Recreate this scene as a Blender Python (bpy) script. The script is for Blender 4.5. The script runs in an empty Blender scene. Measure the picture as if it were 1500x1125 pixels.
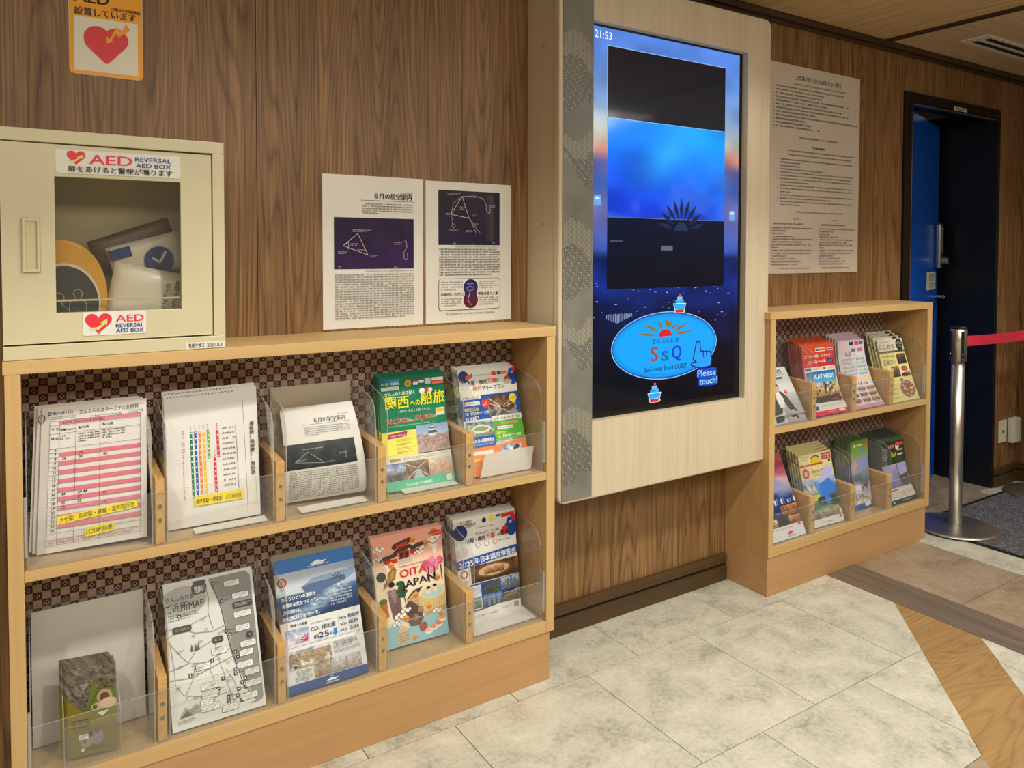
import bpy, bmesh, math, random
from mathutils import Vector, Matrix
from math import sin, cos, pi, radians as R
scene = bpy.context.scene
COL = scene.collection
rnd = random.Random(7)

# ------------------------------------------------------------------ camera
cd = bpy.data.cameras.new('camera'); cam = bpy.data.objects.new('camera', cd); COL.objects.link(cam)
FPX, CX, CY = 1108.298, 757.659, 402.347
YAW, PIT, ROL = 0.5752503, 0.0303141, 0.0018645
cd.sensor_fit = 'HORIZONTAL'; cd.sensor_width = 36.0
cd.lens = FPX / 1500 * 36
cd.shift_x = (750 - CX) / 1500
cd.shift_y = (CY - 562.5) / 1500
cd.clip_start = 0.05
_f = Vector((sin(YAW), cos(YAW), 0)); _r = Vector((cos(YAW), -sin(YAW), 0)); _u = Vector((0, 0, 1))
_F = _f * cos(PIT) - _u * sin(PIT); _U = _u * cos(PIT) + _f * sin(PIT)
_R = _r * cos(ROL) + _U * sin(ROL); _V = _U * cos(ROL) - _r * sin(ROL)
m = Matrix((( _R.x, _V.x, -_F.x, 0), (_R.y, _V.y, -_F.y, -1.93036), (_R.z, _V.z, -_F.z, 1.22), (0, 0, 0, 1)))
cam.matrix_world = m
scene.camera = cam

# ------------------------------------------------------------------ world, lights, exposure
W = bpy.data.worlds.new('world'); scene.world = W; W.use_nodes = True
bg = W.node_tree.nodes['Background']; bg.inputs[0].default_value = (1.0, 0.93, 0.82, 1); bg.inputs[1].default_value = 0.25
scene.view_settings.view_transform = 'Standard'; scene.view_settings.look = 'None'
scene.view_settings.gamma = 1.0; scene.view_settings.use_curve_mapping = False
scene.view_settings.exposure = 0.12
try:
    scene.cycles.transparent_max_bounces = 32
    scene.cycles.max_bounces = 8
    scene.cycles.sample_clamp_indirect = 4.0
    scene.cycles.caustics_reflective = False; scene.cycles.caustics_refractive = False
except Exception: pass
WARM = (1.0, 0.968, 0.885)
def spot(x, y, e, ang=118, blend=0.35, col=WARM, z=2.12, r=0.045, aim=None):
    l = bpy.data.lights.new('ceiling_downlight', 'SPOT'); l.energy = e; l.color = col
    l.spot_size = R(ang); l.spot_blend = blend; l.shadow_soft_size = r
    o = bpy.data.objects.new('ceiling_downlight', l); COL.objects.link(o); o.location = (x, y, z)
    if aim: o.rotation_euler = (Vector(aim) - Vector((x, y, z))).to_track_quat('-Z', 'Y').to_euler()
    return o
def area(x, y, z, sx, sy, e, col=WARM, rot=(0, 0, 0)):
    l = bpy.data.lights.new('soft_fill_light', 'AREA'); l.shape = 'RECTANGLE'; l.size = sx; l.size_y = sy
    l.energy = e; l.color = col
    o = bpy.data.objects.new('soft_fill_light', l); COL.objects.link(o); o.location = (x, y, z); o.rotation_euler = rot
    return o
for sx_, sy_, e_ in ((-0.55, -1.35, 54), (0.75, -1.25, 60), (2.05, -1.3, 56), (3.3, -1.2, 52)):
    spot(sx_, sy_, e_)
spot(0.45, -0.62, 9, 120, 0.5); spot(2.0, -0.62, 9, 120, 0.5)
area(1.4, -2.9, 2.11, 4.2, 1.6, 62)  # added soft fill for the closed room, not a known ceiling fitting
area(1.0, -2.3, 2.08, 4.6, 0.5, 30, WARM, (R(42), 0, 0))  # added fill tilted towards the back wall to brighten it
spot(4.05, -0.75, 14, 110, 0.5)  # extra spot added to brighten the door end, no known downlight here

# ------------------------------------------------------------------ colour and node helpers
def lin(c):
    if isinstance(c, str): c = [int(c[i:i + 2], 16) for i in (0, 2, 4)]
    return tuple((v / 255 / 12.92 if v / 255 <= 0.04045 else ((v / 255 + 0.055) / 1.055) ** 2.4) for v in c)
class NT:
    def __init__(s, name):
        s.m = bpy.data.materials.new(name); s.m.use_nodes = True; s.t = s.m.node_tree; s.t.nodes.clear()
        s.out = s.n('ShaderNodeOutputMaterial')
    def n(s, kind, **kw):
        nd = s.t.nodes.new(kind)
        for k, v in kw.items(): setattr(nd, k, v)
        return nd
    def l(s, a, b): s.t.links.new(a, b)
    def val(s, sock, v):
        if isinstance(v, (int, float, tuple, list)): sock.default_value = v
        else: s.l(v, sock)
    def math(s, op, a, b=0.0, c=0.0):
        nd = s.n('ShaderNodeMath', operation=op)
        for i, v in enumerate((a, b, c)): s.val(nd.inputs[i], v)
        return nd.outputs[0]
    def mix(s, f, a, b, mode='MIX'):
        nd = s.n('ShaderNodeMix', data_type='RGBA', blend_type=mode)
        s.val(nd.inputs[0], f)
        for i, v in ((6, a), (7, b)):
            if isinstance(v, tuple) and len(v) == 3: v = v + (1,)
            s.val(nd.inputs[i], v)
        return nd.outputs[2]
    def coords(s, kind='Object'):
        return s.n('ShaderNodeTexCoord').outputs[kind]
    def mapping(s, v, scale=(1, 1, 1), rot=(0, 0, 0), loc=(0, 0, 0)):
        nd = s.n('ShaderNodeMapping'); s.l(v, nd.inputs[0]); nd.inputs['Scale'].default_value = scale
        nd.inputs['Rotation'].default_value = rot; nd.inputs['Location'].default_value = loc
        return nd.outputs[0]
    def noise(s, v, scale=1, detail=2, rough=0.5, dist=0.0):
        nd = s.n('ShaderNodeTexNoise'); s.l(v, nd.inputs['Vector']); nd.inputs['Scale'].default_value = scale
        nd.inputs['Detail'].default_value = detail; nd.inputs['Roughness'].default_value = rough; nd.inputs['Distortion'].default_value = dist
        return nd.outputs[0]
    def ramp(s, f, stops, interp='LINEAR'):
        nd = s.n('ShaderNodeValToRGB'); s.l(f, nd.inputs[0]); cr = nd.color_ramp; cr.interpolation = interp
        while len(cr.elements) > 1: cr.elements.remove(cr.elements[-1])
        cr.elements[0].position = stops[0][0]; cr.elements[0].color = lin(stops[0][1]) + (1,)
        for p, c in stops[1:]:
            e = cr.elements.new(p); e.color = lin(c) + (1,)
        return nd.outputs[0]
    def bump(s, h, st=0.2, d=0.001):
        nd = s.n('ShaderNodeBump'); s.l(h, nd.inputs['Height']); nd.inputs['Strength'].default_value = st; nd.inputs['Distance'].default_value = d
        return nd.outputs[0]
    def bsdf(s, col=None, rough=0.5, metal=0.0, normal=None, **kw):
        nd = s.n('ShaderNodeBsdfPrincipled')
        if col is not None:
            if isinstance(col, tuple): nd.inputs['Base Color'].default_value = (col + (1,))[:4]
            else: s.l(col, nd.inputs['Base Color'])
        s.val(nd.inputs['Roughness'], rough); s.val(nd.inputs['Metallic'], metal)
        if normal is not None: s.l(normal, nd.inputs['Normal'])
        for k, v in kw.items(): s.val(nd.inputs[k], v)
        s.l(nd.outputs[0], s.out.inputs[0]); return nd
MAT = {}
def plain(name, c, rough=0.5, metal=0.0, var=0.04, **kw):
    t = NT(name); co = t.coords(); n = t.noise(co, 9, 3)
    b = lin(c); hi = tuple(min(1, v * (1 + var * 2)) for v in b); lo = tuple(v * (1 - var * 2) for v in b)
    t.bsdf(t.mix(n, lo, hi), rough, metal, **kw); MAT[name] = t.m; return t.m
def wood(name, dark, mid, light, axis='Z', ring=30, across=5.0, along=0.7, fib=0.35, rough=0.42, contrast=1.0, objvar=0.0, seed=0.0):
    """cathedral grain: contour lines of stretched noise plus fine fibres running along `axis`"""
    t = NT(name); co = t.coords()
    sc = {'Z': (across, across, along), 'X': (along, across, across), 'Y': (across, along, across)}[axis]
    fs = {'Z': (230, 230, 5), 'X': (5, 230, 230), 'Y': (230, 5, 230)}[axis]
    if objvar:
        oi = t.n('ShaderNodeObjectInfo').outputs['Random']
        cmb = t.n('ShaderNodeCombineXYZ'); t.l(t.math('MULTIPLY', oi, 37.0), cmb.inputs[0]); t.l(t.math('MULTIPLY', oi, 61.0), cmb.inputs[1]); t.l(t.math('MULTIPLY', oi, 23.0), cmb.inputs[2])
        ad = t.n('ShaderNodeVectorMath', operation='ADD'); t.l(co, ad.inputs[0]); t.l(cmb.outputs[0], ad.inputs[1]); co = ad.outputs[0]
    n1 = t.noise(t.mapping(co, sc, loc=(seed, seed, seed)), 1, 1.0, 0.4, 0.12)
    st_ = {'Z': (70, 70, 1.1), 'X': (1.1, 70, 70), 'Y': (70, 1.1, 70)}[axis]
    streak = t.noise(t.mapping(co, st_), 1, 4, 0.6)
    rg = t.math('FRACT', t.math('MULTIPLY', n1, ring))
    rg = t.math('SUBTRACT', 1.0, t.math('POWER', t.math('ABSOLUTE', t.math('SUBTRACT', t.math('MULTIPLY', rg, 2.0), 1.0)), 3.0))
    broad = t.noise(t.mapping(co, tuple(v * 2.2 for v in sc), loc=(3 + seed, 5, 1)), 1, 3)
    fine = t.noise(t.mapping(co, fs), 1, 3, 0.6)
    f = t.math('ADD', t.math('MULTIPLY', rg, 0.16 * contrast), t.math('MULTIPLY', broad, 0.36))
    f = t.math('ADD', f, t.math('ADD', 0.10 * (1 - contrast), t.math('MULTIPLY', t.math('SUBTRACT', streak, 0.15), 0.42)))
    f = t.math('ADD', f, t.math('MULTIPLY', t.math('SUBTRACT', fine, 0.5), fib * 1.6))
    col = t.ramp(f, [(0.12, dark), (0.45, mid), (0.82, light)])
    if objvar:
        hs = t.n('ShaderNodeHueSaturation'); t.l(col, hs.inputs['Color'])
        t.l(t.math('ADD', 1.0 - objvar / 2, t.math('MULTIPLY', oi, objvar)), hs.inputs['Value']); col = hs.outputs[0]
    t.bsdf(col, t.math('ADD', rough, t.math('MULTIPLY', fine, 0.12)), 0, t.bump(f, 0.12, 0.0006), **{'Specular IOR Level': 0.4})
    MAT[name] = t.m; return t.m
wood('walnut_wall', '402b16', '7e5c37', 'ac8759', 'Z', 30, 7.0, 0.50, 0.40, 0.40, 1.3, 0.05)
wood('maple_upright', 'b3905c', 'c5a26c', 'cfae78', 'Z', 10, 8, 0.5, 0.10, 0.5, 0.25)
wood('maple_board', 'b3905c', 'c5a26c', 'd1b07c', 'X', 10, 8, 0.5, 0.10, 0.5, 0.25)
wood('shaded_side_wood', '997243', 'b48c58', 'c49e6a', 'Z', 22, 7, 0.45, 0.18, 0.5, 0.6)  # cabinet sides toned darker than their edges, interior shade in the colour
wood('plinth_wood', 'a87d50', 'b88e60', 'c49c6e', 'X', 12, 9, 0.5, 0.16, 0.5, 0.4)
wood('pale_ash', 'b5a288', 'ccbca0', 'd7cab0', 'Z', 14, 6, 0.35, 0.16, 0.38, 0.35)
wood('ceiling_oak_y', '9a7c54', 'c8aa7e', 'dec49c', 'Y', 12, 16, 0.35, 0.44, 0.55, 0.9, 0.06)
wood('ceiling_oak_x', 'a08766', 'ccb28c', 'dfc8a4', 'X', 12, 14, 0.35, 0.40, 0.55, 0.8, 0.06)
wood('orange_plank', '765b36', '967649', 'ac8b5a', 'X', 26, 7, 1.0, 0.36, 0.42, 1.2)
wood('grey_plank', '463c33', '6a5d50', '857666', 'Y', 16, 12, 0.9, 0.30, 0.42, 0.7)
wood('dark_baseboard', '3a2a16', '4c381f', '5c4628', 'X', 10, 8, 0.6, 0.15, 0.42, 0.4)
wood('divider_wood', 'a87c44', 'c99e62', 'd8b27a', 'Y', 16, 10, 1.0, 0.18, 0.5, 0.6)
def stone(name, lo, mid, hi, sc=6.0, objvar=0.05, rough=0.3):
    t = NT(name); co = t.coords()
    oi = t.n('ShaderNodeObjectInfo').outputs['Random']
    cmb = t.n('ShaderNodeCombineXYZ'); t.l(t.math('MULTIPLY', oi, 31.0), cmb.inputs[0]); t.l(t.math('MULTIPLY', oi, 17.0), cmb.inputs[1])
    ad = t.n('ShaderNodeVectorMath', operation='ADD'); t.l(co, ad.inputs[0]); t.l(cmb.outputs[0], ad.inputs[1]); co = ad.outputs[0]
    a = t.noise(co, sc, 6, 0.62, 0.6); b = t.noise(co, sc * 9, 5, 0.7)
    f = t.math('ADD', t.math('MULTIPLY', a, 0.58), t.math('MULTIPLY', b, 0.44))
    col = t.ramp(f, [(0.34, lo), (0.50, mid), (0.68, hi)])
    hs = t.n('ShaderNodeHueSaturation'); t.l(col, hs.inputs['Color']); t.l(t.math('ADD', 1 - objvar / 2, t.math('MULTIPLY', oi, objvar)), hs.inputs['Value'])
    t.bsdf(hs.outputs[0], t.math('ADD', rough, t.math('MULTIPLY', b, 0.2)), 0, t.bump(b, 0.08, 0.0005)); MAT[name] = t.m
stone('limestone_tile', '8c8878', 'bab6a4', 'd0ccba', 8.0, 0.05)
stone('brown_marble_tile', '77654e', '94826a', 'a89880', 5)
plain('tile_joint', '4c473a', 0.8)
plain('beige_steel', 'c9c09c', 0.38)
plain('beige_steel_inner', 'c4b88e', 0.5)
plain('dark_gap', '1a1712', 0.7)
plain('ceiling_trim', '3f2e1c', 0.45)
plain('vent_white', 'd8d6cc', 0.4)
plain('black_frame', '0b0b0a', 0.35)
plain('jamb_black', '070a0a', 0.45)
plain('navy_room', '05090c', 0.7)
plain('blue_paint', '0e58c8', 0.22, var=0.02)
plain('chrome', 'b9b9b6', 0.16, 1.0)
plain('lock_grey', '8b9096', 0.3, 0.8)
plain('black_plastic', '17181a', 0.35)
plain('grey_channel', 'a9a79e', 0.4, 0.3)
plain('screw_metal', '8a8274', 0.35, 0.8)
plain('paper_white', 'dcd9cf', 0.55)
plain('paper_grey', 'b8b2a4', 0.6)
plain('paper_red', '9c3a34', 0.5)
plain('paper_green', '2c6a44', 0.5)
plain('paper_darkgreen', '5e6257', 0.5)
plain('paper_olive', '6f6426', 0.5)
plain('paper_yellow', 'cfc07a', 0.5)
plain('paper_pink', 'd8b8bc', 0.5)
plain('case_yellow', 'd9a02e', 0.4)
plain('case_dark', '35373a', 0.35)
plain('bag_white', 'dedace', 0.3)
plain('bag_blue', '27407e', 0.35)
plain('bag_brown', '5b4436', 0.4)
plain('red_tape', 'd6304a', 0.55)
plain('switch_white', 'd4cfbe', 0.4)
plain('wall_plain', 'a08a6a', 0.7)
plain('black_rubber', '121315', 0.6)
t = NT('brushed_steel'); co = t.coords(); n = t.noise(t.mapping(co, (4, 4, 300)), 1, 2)
t.bsdf(t.mix(n, lin('c2beb4'), lin('dcd8ce')), 0.36, 1.0, t.bump(n, 0.03, 0.0003)); MAT['brushed_steel'] = t.m
t = NT('mat_pile'); co = t.coords(); n = t.noise(co, 170, 3, 0.7); n2 = t.noise(co, 60, 2)
t.bsdf(t.ramp(t.math('ADD', t.math('MULTIPLY', n, 0.8), t.math('MULTIPLY', n2, 0.2)), [(0.38, '26262a'), (0.5, '4c4c50'), (0.63, '8e8e90')]), 0.95, 0, t.bump(n, 0.9, 0.004)); MAT['mat_pile'] = t.m
# woven checker cloth: plain squares against dark squares carrying four small dots
t = NT('checker_cloth'); co = t.coords(); S = 0.0172
sp = t.n('ShaderNodeSeparateXYZ'); t.l(t.mapping(co, (1 / S, 1 / S, 1 / S)), sp.inputs[0])
X, Z = sp.outputs[0], sp.outputs[2]
par = t.math('MODULO', t.math('ADD', t.math('FLOOR', X), t.math('FLOOR', Z)), 2.0)
par = t.math('ABSOLUTE', par)
fx = t.math('SUBTRACT', t.math('FRACT', X), 0.5); fz = t.math('SUBTRACT', t.math('FRACT', Z), 0.5)
ax, az = t.math('ABSOLUTE', fx), t.math('ABSOLUTE', fz)
def dot(cx, cz):
    dx = t.math('SUBTRACT', ax, cx); dz = t.math('SUBTRACT', az, cz)
    d = t.math('ADD', t.math('MULTIPLY', dx, dx), t.math('MULTIPLY', dz, dz))
    return t.math('LESS_THAN', d, 0.0055)
dots = t.math('MAXIMUM', dot(0.21, 0.0), dot(0.0, 0.21))
weave = t.noise(t.mapping(co, (900, 900, 260)), 1, 2)
pale = t.mix(weave, lin('9c8876'), lin('ccb8a4'))
dark = t.mix(weave, lin('43201b'), lin('663730'))
dark = t.mix(dots, dark, lin('dfcab6'))
t.bsdf(t.mix(par, pale, dark), 0.85, 0, t.bump(weave, 0.25, 0.0008)); MAT['checker_cloth'] = t.m
# clear acrylic, its polished edges, and window glass
def clear(name, tint, fac, rough=0.04, haze=0.0, hazecol=(0.8, 0.8, 0.78)):
    t = NT(name); tr = t.n('ShaderNodeBsdfTransparent'); tr.inputs[0].default_value = tint + (1,)
    gl = t.n('ShaderNodeBsdfGlossy'); gl.inputs['Roughness'].default_value = rough; gl.inputs['Color'].default_value = (1, 1, 1, 1)
    fr = t.n('ShaderNodeFresnel'); fr.inputs[0].default_value = 1.45
    mx = t.n('ShaderNodeMixShader'); t.l(t.math('MULTIPLY', t.math('MULTIPLY', fr.outputs[0], fac), t.math('SUBTRACT', 1.0, t.n('ShaderNodeNewGeometry').outputs['Backfacing'])), mx.inputs[0]); t.l(tr.outputs[0], mx.inputs[1]); t.l(gl.outputs[0], mx.inputs[2])
    last = mx.outputs[0]
    if haze:
        df = t.n('ShaderNodeBsdfDiffuse'); df.inputs[0].default_value = hazecol + (1,)
        m2 = t.n('ShaderNodeMixShader'); m2.inputs[0].default_value = haze; t.l(last, m2.inputs[1]); t.l(df.outputs[0], m2.inputs[2]); last = m2.outputs[0]
    t.l(last, t.out.inputs[0]); MAT[name] = t.m
clear('acrylic', (0.965, 0.965, 0.955), 1.0, 0.03, 0.025)
clear('acrylic_edge', (0.55, 0.56, 0.54), 1.5, 0.1, 0.30, (0.85, 0.86, 0.82))
clear('window_glass', (0.93, 0.92, 0.88), 1.3, 0.02, 0.02)
clear('ribbed_plastic', (0.9, 0.9, 0.88), 1.2, 0.12, 0.62, (0.86, 0.84, 0.78))
# print: colour carried per corner
def printmat(name, rough, emit=0.0, spec=0.5):
    t = NT(name); a = t.n('ShaderNodeVertexColor'); a.layer_name = 'Col'
    if emit:
        b = t.bsdf((0.004, 0.004, 0.005), rough); t.l(a.outputs[0], b.inputs['Emission Color']); b.inputs['Emission Strength'].default_value = emit
    else:
        b = t.bsdf(a.outputs[0], rough)
    b.inputs['Specular IOR Level'].default_value = spec; MAT[name] = t.m
printmat('matt_print', 0.6, 0, 0.25); printmat('gloss_print', 0.34, 0, 0.28); printmat('lit_screen', 0.08, 1.0, 0.4); printmat('metal_print', 0.42)

# ------------------------------------------------------------------ object helpers
def link(name, me, mat, parent=None):
    if isinstance(mat, str): mat = [mat]
    for x in mat: me.materials.append(MAT[x])
    o = bpy.data.objects.new(name, me); COL.objects.link(o)
    if parent is not None:
        o.parent = parent; o.location = -parent_world(parent)
    return o
def parent_world(p):
    v = Vector(p.location)
    while p.parent: p = p.parent; v += Vector(p.location)
    return v
def thing(name, label, cat, loc, group=None):
    o = bpy.data.objects.new(name, None); o.empty_display_size = 0.05; COL.objects.link(o); o.location = loc
    o['label'] = label; o['category'] = cat
    if group: o['group'] = group
    return o
def struct(name, loc=(0, 0, 0), label=None):
    o = bpy.data.objects.new(name, None); o.empty_display_size = 0.05; COL.objects.link(o); o.location = loc; o['kind'] = 'structure'
    if label: o['label'] = label
    return o
def tag(o, label, cat, group=None):
    o['label'] = label; o['category'] = cat
    if group: o['group'] = group
    return o
def bm_box(bm, a, b, bev=0.0):
    x0, y0, z0 = a; x1, y1, z1 = b
    vs = [bm.verts.new(p) for p in ((x0, y0, z0), (x1, y0, z0), (x1, y1, z0), (x0, y1, z0), (x0, y0, z1), (x1, y0, z1), (x1, y1, z1), (x0, y1, z1))]
    fs = [bm.faces.new([vs[i] for i in f]) for f in ((0, 3, 2, 1), (4, 5, 6, 7), (0, 1, 5, 4), (1, 2, 6, 5), (2, 3, 7, 6), (3, 0, 4, 7))]
    if bev:
        es = {e for f in fs for e in f.edges}
        bmesh.ops.bevel(bm, geom=list(es), offset=bev, segments=2, affect='EDGES', profile=0.5)
def fin(name, bm, mat, parent=None, smooth=False):
    bmesh.ops.recalc_face_normals(bm, faces=bm.faces)
    me = bpy.data.meshes.new(name); bm.to_mesh(me); bm.free()
    if smooth:
        for p in me.polygons: p.use_smooth = True
    return link(name, me, mat, parent)
def box(name, a, b, mat, parent=None, bev=0.0012):
    bm = bmesh.new(); bm_box(bm, a, b, bev); return fin(name, bm, mat, parent)
def prism(name, pts, axis, a, b, mat, parent=None, bev=0.0, smooth=False):
    """pts in the plane perpendicular to axis ('x': (y,z), 'y': (x,z), 'z': (x,y)), extruded from a to b"""
    f = {'x': lambda p, t: (t, p[0], p[1]), 'y': lambda p, t: (p[0], t, p[1]), 'z': lambda p, t: (p[0], p[1], t)}[axis]
    bm = bmesh.new()
    A = [bm.verts.new(f(p, a)) for p in pts]; B = [bm.verts.new(f(p, b)) for p in pts]
    n = len(pts); bm.faces.new(A); bm.faces.new(B[::-1])
    for i in range(n): bm.faces.new((A[i], A[(i + 1) % n], B[(i + 1) % n], B[i]))
    if bev: bmesh.ops.bevel(bm, geom=[e for e in bm.edges], offset=bev, segments=2, affect='EDGES', profile=0.5)
    return fin(name, bm, mat, parent, smooth)
def edged(o, edge_mat='acrylic_edge', thin=0.004):
    """give the narrow faces of a clear sheet the bright polished-edge material"""
    o.data.materials.append(MAT[edge_mat])
    A = max(p.area for p in o.data.polygons)
    for p in o.data.polygons:
        if p.area < A * 0.2: p.material_index = 1
    return o
def lathe(name, prof, cx, cy, mat, parent=None, n=48, smooth=True):
    bm = bmesh.new(); rings = []
    for r, z in prof:
        rings.append([bm.verts.new((cx + r * cos(2 * pi * i / n), cy + r * sin(2 * pi * i / n), z)) for i in range(n)])
    for a, b in zip(rings, rings[1:]):
        for i in range(n): bm.faces.new((a[i], a[(i + 1) % n], b[(i + 1) % n], b[i]))
    bm.faces.new(rings[0]); bm.faces.new(rings[-1][::-1])
    o = fin(name, bm, mat, parent)
    if smooth:
        for p in o.data.polygons: p.use_smooth = len(p.vertices) == 4
    return o
def rrect(x0, y0, x1, y1, r, n=6):
    pts = []
    for cx, cy, a0 in ((x1 - r, y1 - r, 0), (x0 + r, y1 - r, 90), (x0 + r, y0 + r, 180), (x1 - r, y0 + r, 270)):
        for i in range(n + 1):
            a = R(a0 + 90 * i / n); pts.append((cx + r * cos(a), cy + r * sin(a)))
    return pts
def copy_tree(o, dloc, label=None, group=None):
    r = o.copy(); COL.objects.link(r); r.location = Vector(o.location) + Vector(dloc)
    if label: r['label'] = label
    if group: r['group'] = group
    for ch in list(o.children):
        c = ch.copy(); COL.objects.link(c); c.parent = r
        for g in list(ch.children):
            d = g.copy(); COL.objects.link(d); d.parent = c
    return r

# ------------------------------------------------------------------ flat print laid on sheets
_glyph = {}
def glyphs(s, bold):
    k = (s, bold)
    if k not in _glyph:
        c = bpy.data.curves.new('t', 'FONT'); c.body = s; c.resolution_u = 3; c.offset = bold
        o = bpy.data.objects.new('t', c); COL.objects.link(o)
        me = bpy.data.meshes.new_from_object(o.evaluated_get(bpy.context.evaluated_depsgraph_get()))
        bpy.data.objects.remove(o); bpy.data.curves.remove(c)
        vs = [(v.co.x, v.co.y) for v in me.vertices]; fs = [tuple(p.vertices) for p in me.polygons]
        bpy.data.meshes.remove(me); _glyph[k] = (vs, fs)
    return _glyph[k]
def vnoise(x, y, s=0):
    def h(i, j):
        v = sin(i * 127.1 + j * 311.7 + s * 74.7) * 43758.5453; return v - math.floor(v)
    i, j = math.floor(x), math.floor(y); fx, fy = x - i, y - j
    fx = fx * fx * (3 - 2 * fx); fy = fy * fy * (3 - 2 * fy)
    return (h(i, j) * (1 - fx) + h(i + 1, j) * fx) * (1 - fy) + (h(i, j + 1) * (1 - fx) + h(i + 1, j + 1) * fx) * fy
def mixc(a, b, t):
    t = max(0, min(1, t)); return tuple(a[i] + (b[i] - a[i]) * t for i in range(3))
def H(s): return tuple(int(s[i:i + 2], 16) for i in (0, 2, 4))
def gradc(stops, t):
    for (p0, c0), (p1, c1) in zip(stops, stops[1:]):
        if t <= p1: return mixc(H(c0), H(c1), (t - p0) / (p1 - p0 + 1e-9))
    return H(stops[-1][1])
class Print:
    """2-D artwork in percent of the sheet (x from the left, y from the top), stacked in thin layers"""
    def __init__(s, w, h, step=None):
        s.w, s.h, s.step = w, h, step; s.V = []; s.F = []; s.C = []; s.layer = 0; s.ox = 0; s.kx = 1
    def _add(s, vs, fs, cols, lay):
        b = len(s.V); s.V += [(x, y, lay) for x, y in vs]
        for f in fs:
            s.F.append(tuple(b + i for i in f)); s.C.append([cols[i] if isinstance(cols, list) else cols for i in f])
    def X(s, x): return min(s.w, (x * s.kx + s.ox) / 100 * s.w)
    def Y(s, y): return s.h * (1 - y / 100)
    def pic(s, x0, y0, x1, y1, fn, nx=1, ny=1, q=None):
        """rectangle (or quad q) coloured by fn(u, v)"""
        s.layer += 1
        if s.step: ny = max(ny, int(math.ceil(abs(y1 - y0) / 100 * s.h / s.step)))
        vs, cols, fs = [], [], []
        for j in range(ny + 1):
            for i in range(nx + 1):
                u, v = i / nx, j / ny
                vs.append((s.X(x0 + (x1 - x0) * u), s.Y(y0 + (y1 - y0) * v)))
                cols.append(lin(fn(u, v)) if callable(fn) else fn)
        for j in range(ny):
            for i in range(nx):
                a = j * (nx + 1) + i; fs.append((a, a + nx + 1, a + nx + 2, a + 1))
        s._add(vs, fs, cols if callable(fn) else fn, s.layer)
    def rect(s, x0, y0, x1, y1, c): s.pic(x0, y0, x1, y1, lin(c))
    def noisy(s, x0, y0, x1, y1, stops, amp=0.25, sc=8, seed=0, n=(30, 20), contrast=None):
        """a photograph too small to read: vertical gradient of tones broken up by noise"""
        asp = (x1 - x0) * s.w / max(1e-6, (y1 - y0) * s.h)
        def fn(u, v):
            a = vnoise(u * sc * asp, v * sc, seed); b = vnoise(u * sc * 3 * asp, v * sc * 3, seed + 5)
            c = gradc(stops, min(1, max(0, v + (a - 0.5) * amp * 1.6)))
            k = 1 + (a * 0.5 + b * 0.5 - 0.5) * (contrast if contrast is not None else 1.2)
            return tuple(max(0, min(255, q * k)) for q in c)
        s.pic(x0, y0, x1, y1, fn, *n)
    def poly(s, pts, c):
        s.layer += 1
        P = [(s.X(x), s.Y(y)) for x, y in pts]
        for ax_, lim, sg in ((0, 0, 1), (0, s.w, -1), (1, 0, 1), (1, s.h, -1)):      # trim to the sheet
            Q = []
            for i_, p in enumerate(P):
                q = P[(i_ + 1) % len(P)]; dp = (p[ax_] - lim) * sg; dq = (q[ax_] - lim) * sg
                if dp >= 0: Q.append(p)
                if dp * dq < 0: k_ = dp / (dp - dq); Q.append((p[0] + (q[0] - p[0]) * k_, p[1] + (q[1] - p[1]) * k_))
            P = Q
            if len(P) < 3: return
        bm = bmesh.new(); vs = [bm.verts.new((x, y, 0)) for x, y in P]
        try: bm.faces.new(vs)
        except ValueError: bm.free(); return
        bm.normal_update(); bmesh.ops.triangulate(bm, faces=bm.faces, ngon_method='EAR_CLIP')
        if s.step:
            ys = [p[1] for p in P]; y = math.floor(min(ys) / s.step + 1) * s.step
            while y < max(ys):
                bmesh.ops.bisect_plane(bm, geom=bm.verts[:] + bm.edges[:] + bm.faces[:], plane_co=(0, y, 0), plane_no=(0, 1, 0)); y += s.step
        bm.verts.index_update()
        s._add([(v.co.x, v.co.y) for v in bm.verts], [tuple(v.index for v in f.verts) for f in bm.faces], lin(c), s.layer); bm.free()
    def ell(s, cx, cy, rx, ry, c, n=28, a0=0, a1=360):
        k = s.w / s.h
        s.poly([(cx + rx * cos(R(a0 + (a1 - a0) * i / n)), cy - ry * sin(R(a0 + (a1 - a0) * i / n))) for i in range(n + (0 if a1 - a0 >= 360 else 1))], c)
    def circ(s, cx, cy, r, c, n=20): s.ell(cx, cy, r, r * s.w / s.h, c, n)
    def rr(s, x0, y0, x1, y1, c, r=2):
        k = s.w / s.h; P = rrect(x0, y0 / k, x1, y1 / k, r, 4); s.poly([(x, y * k) for x, y in P], c)
    def line(s, pts, wd, c):
        """polyline, width in percent of the sheet width"""
        s.layer += 1; hw = wd / 200 * s.w; P = [(s.X(x), s.Y(y)) for x, y in pts]
        for (xa, ya), (xb, yb) in zip(P, P[1:]):
            d = math.hypot(xb - xa, yb - ya) or 1; n = max(1, int(d / s.step)) if s.step else 1
            nx, ny = -(yb - ya) / d * hw, (xb - xa) / d * hw
            for i in range(n):
                ta, tb = i / n, (i + 1) / n
                a = (xa + (xb - xa) * ta, ya + (yb - ya) * ta); b = (xa + (xb - xa) * tb, ya + (yb - ya) * tb)
                s._add([(a[0] - nx, a[1] - ny), (b[0] - nx, b[1] - ny), (b[0] + nx, b[1] + ny), (a[0] + nx, a[1] + ny)], [(0, 1, 2, 3)], lin(c), s.layer)
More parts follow.
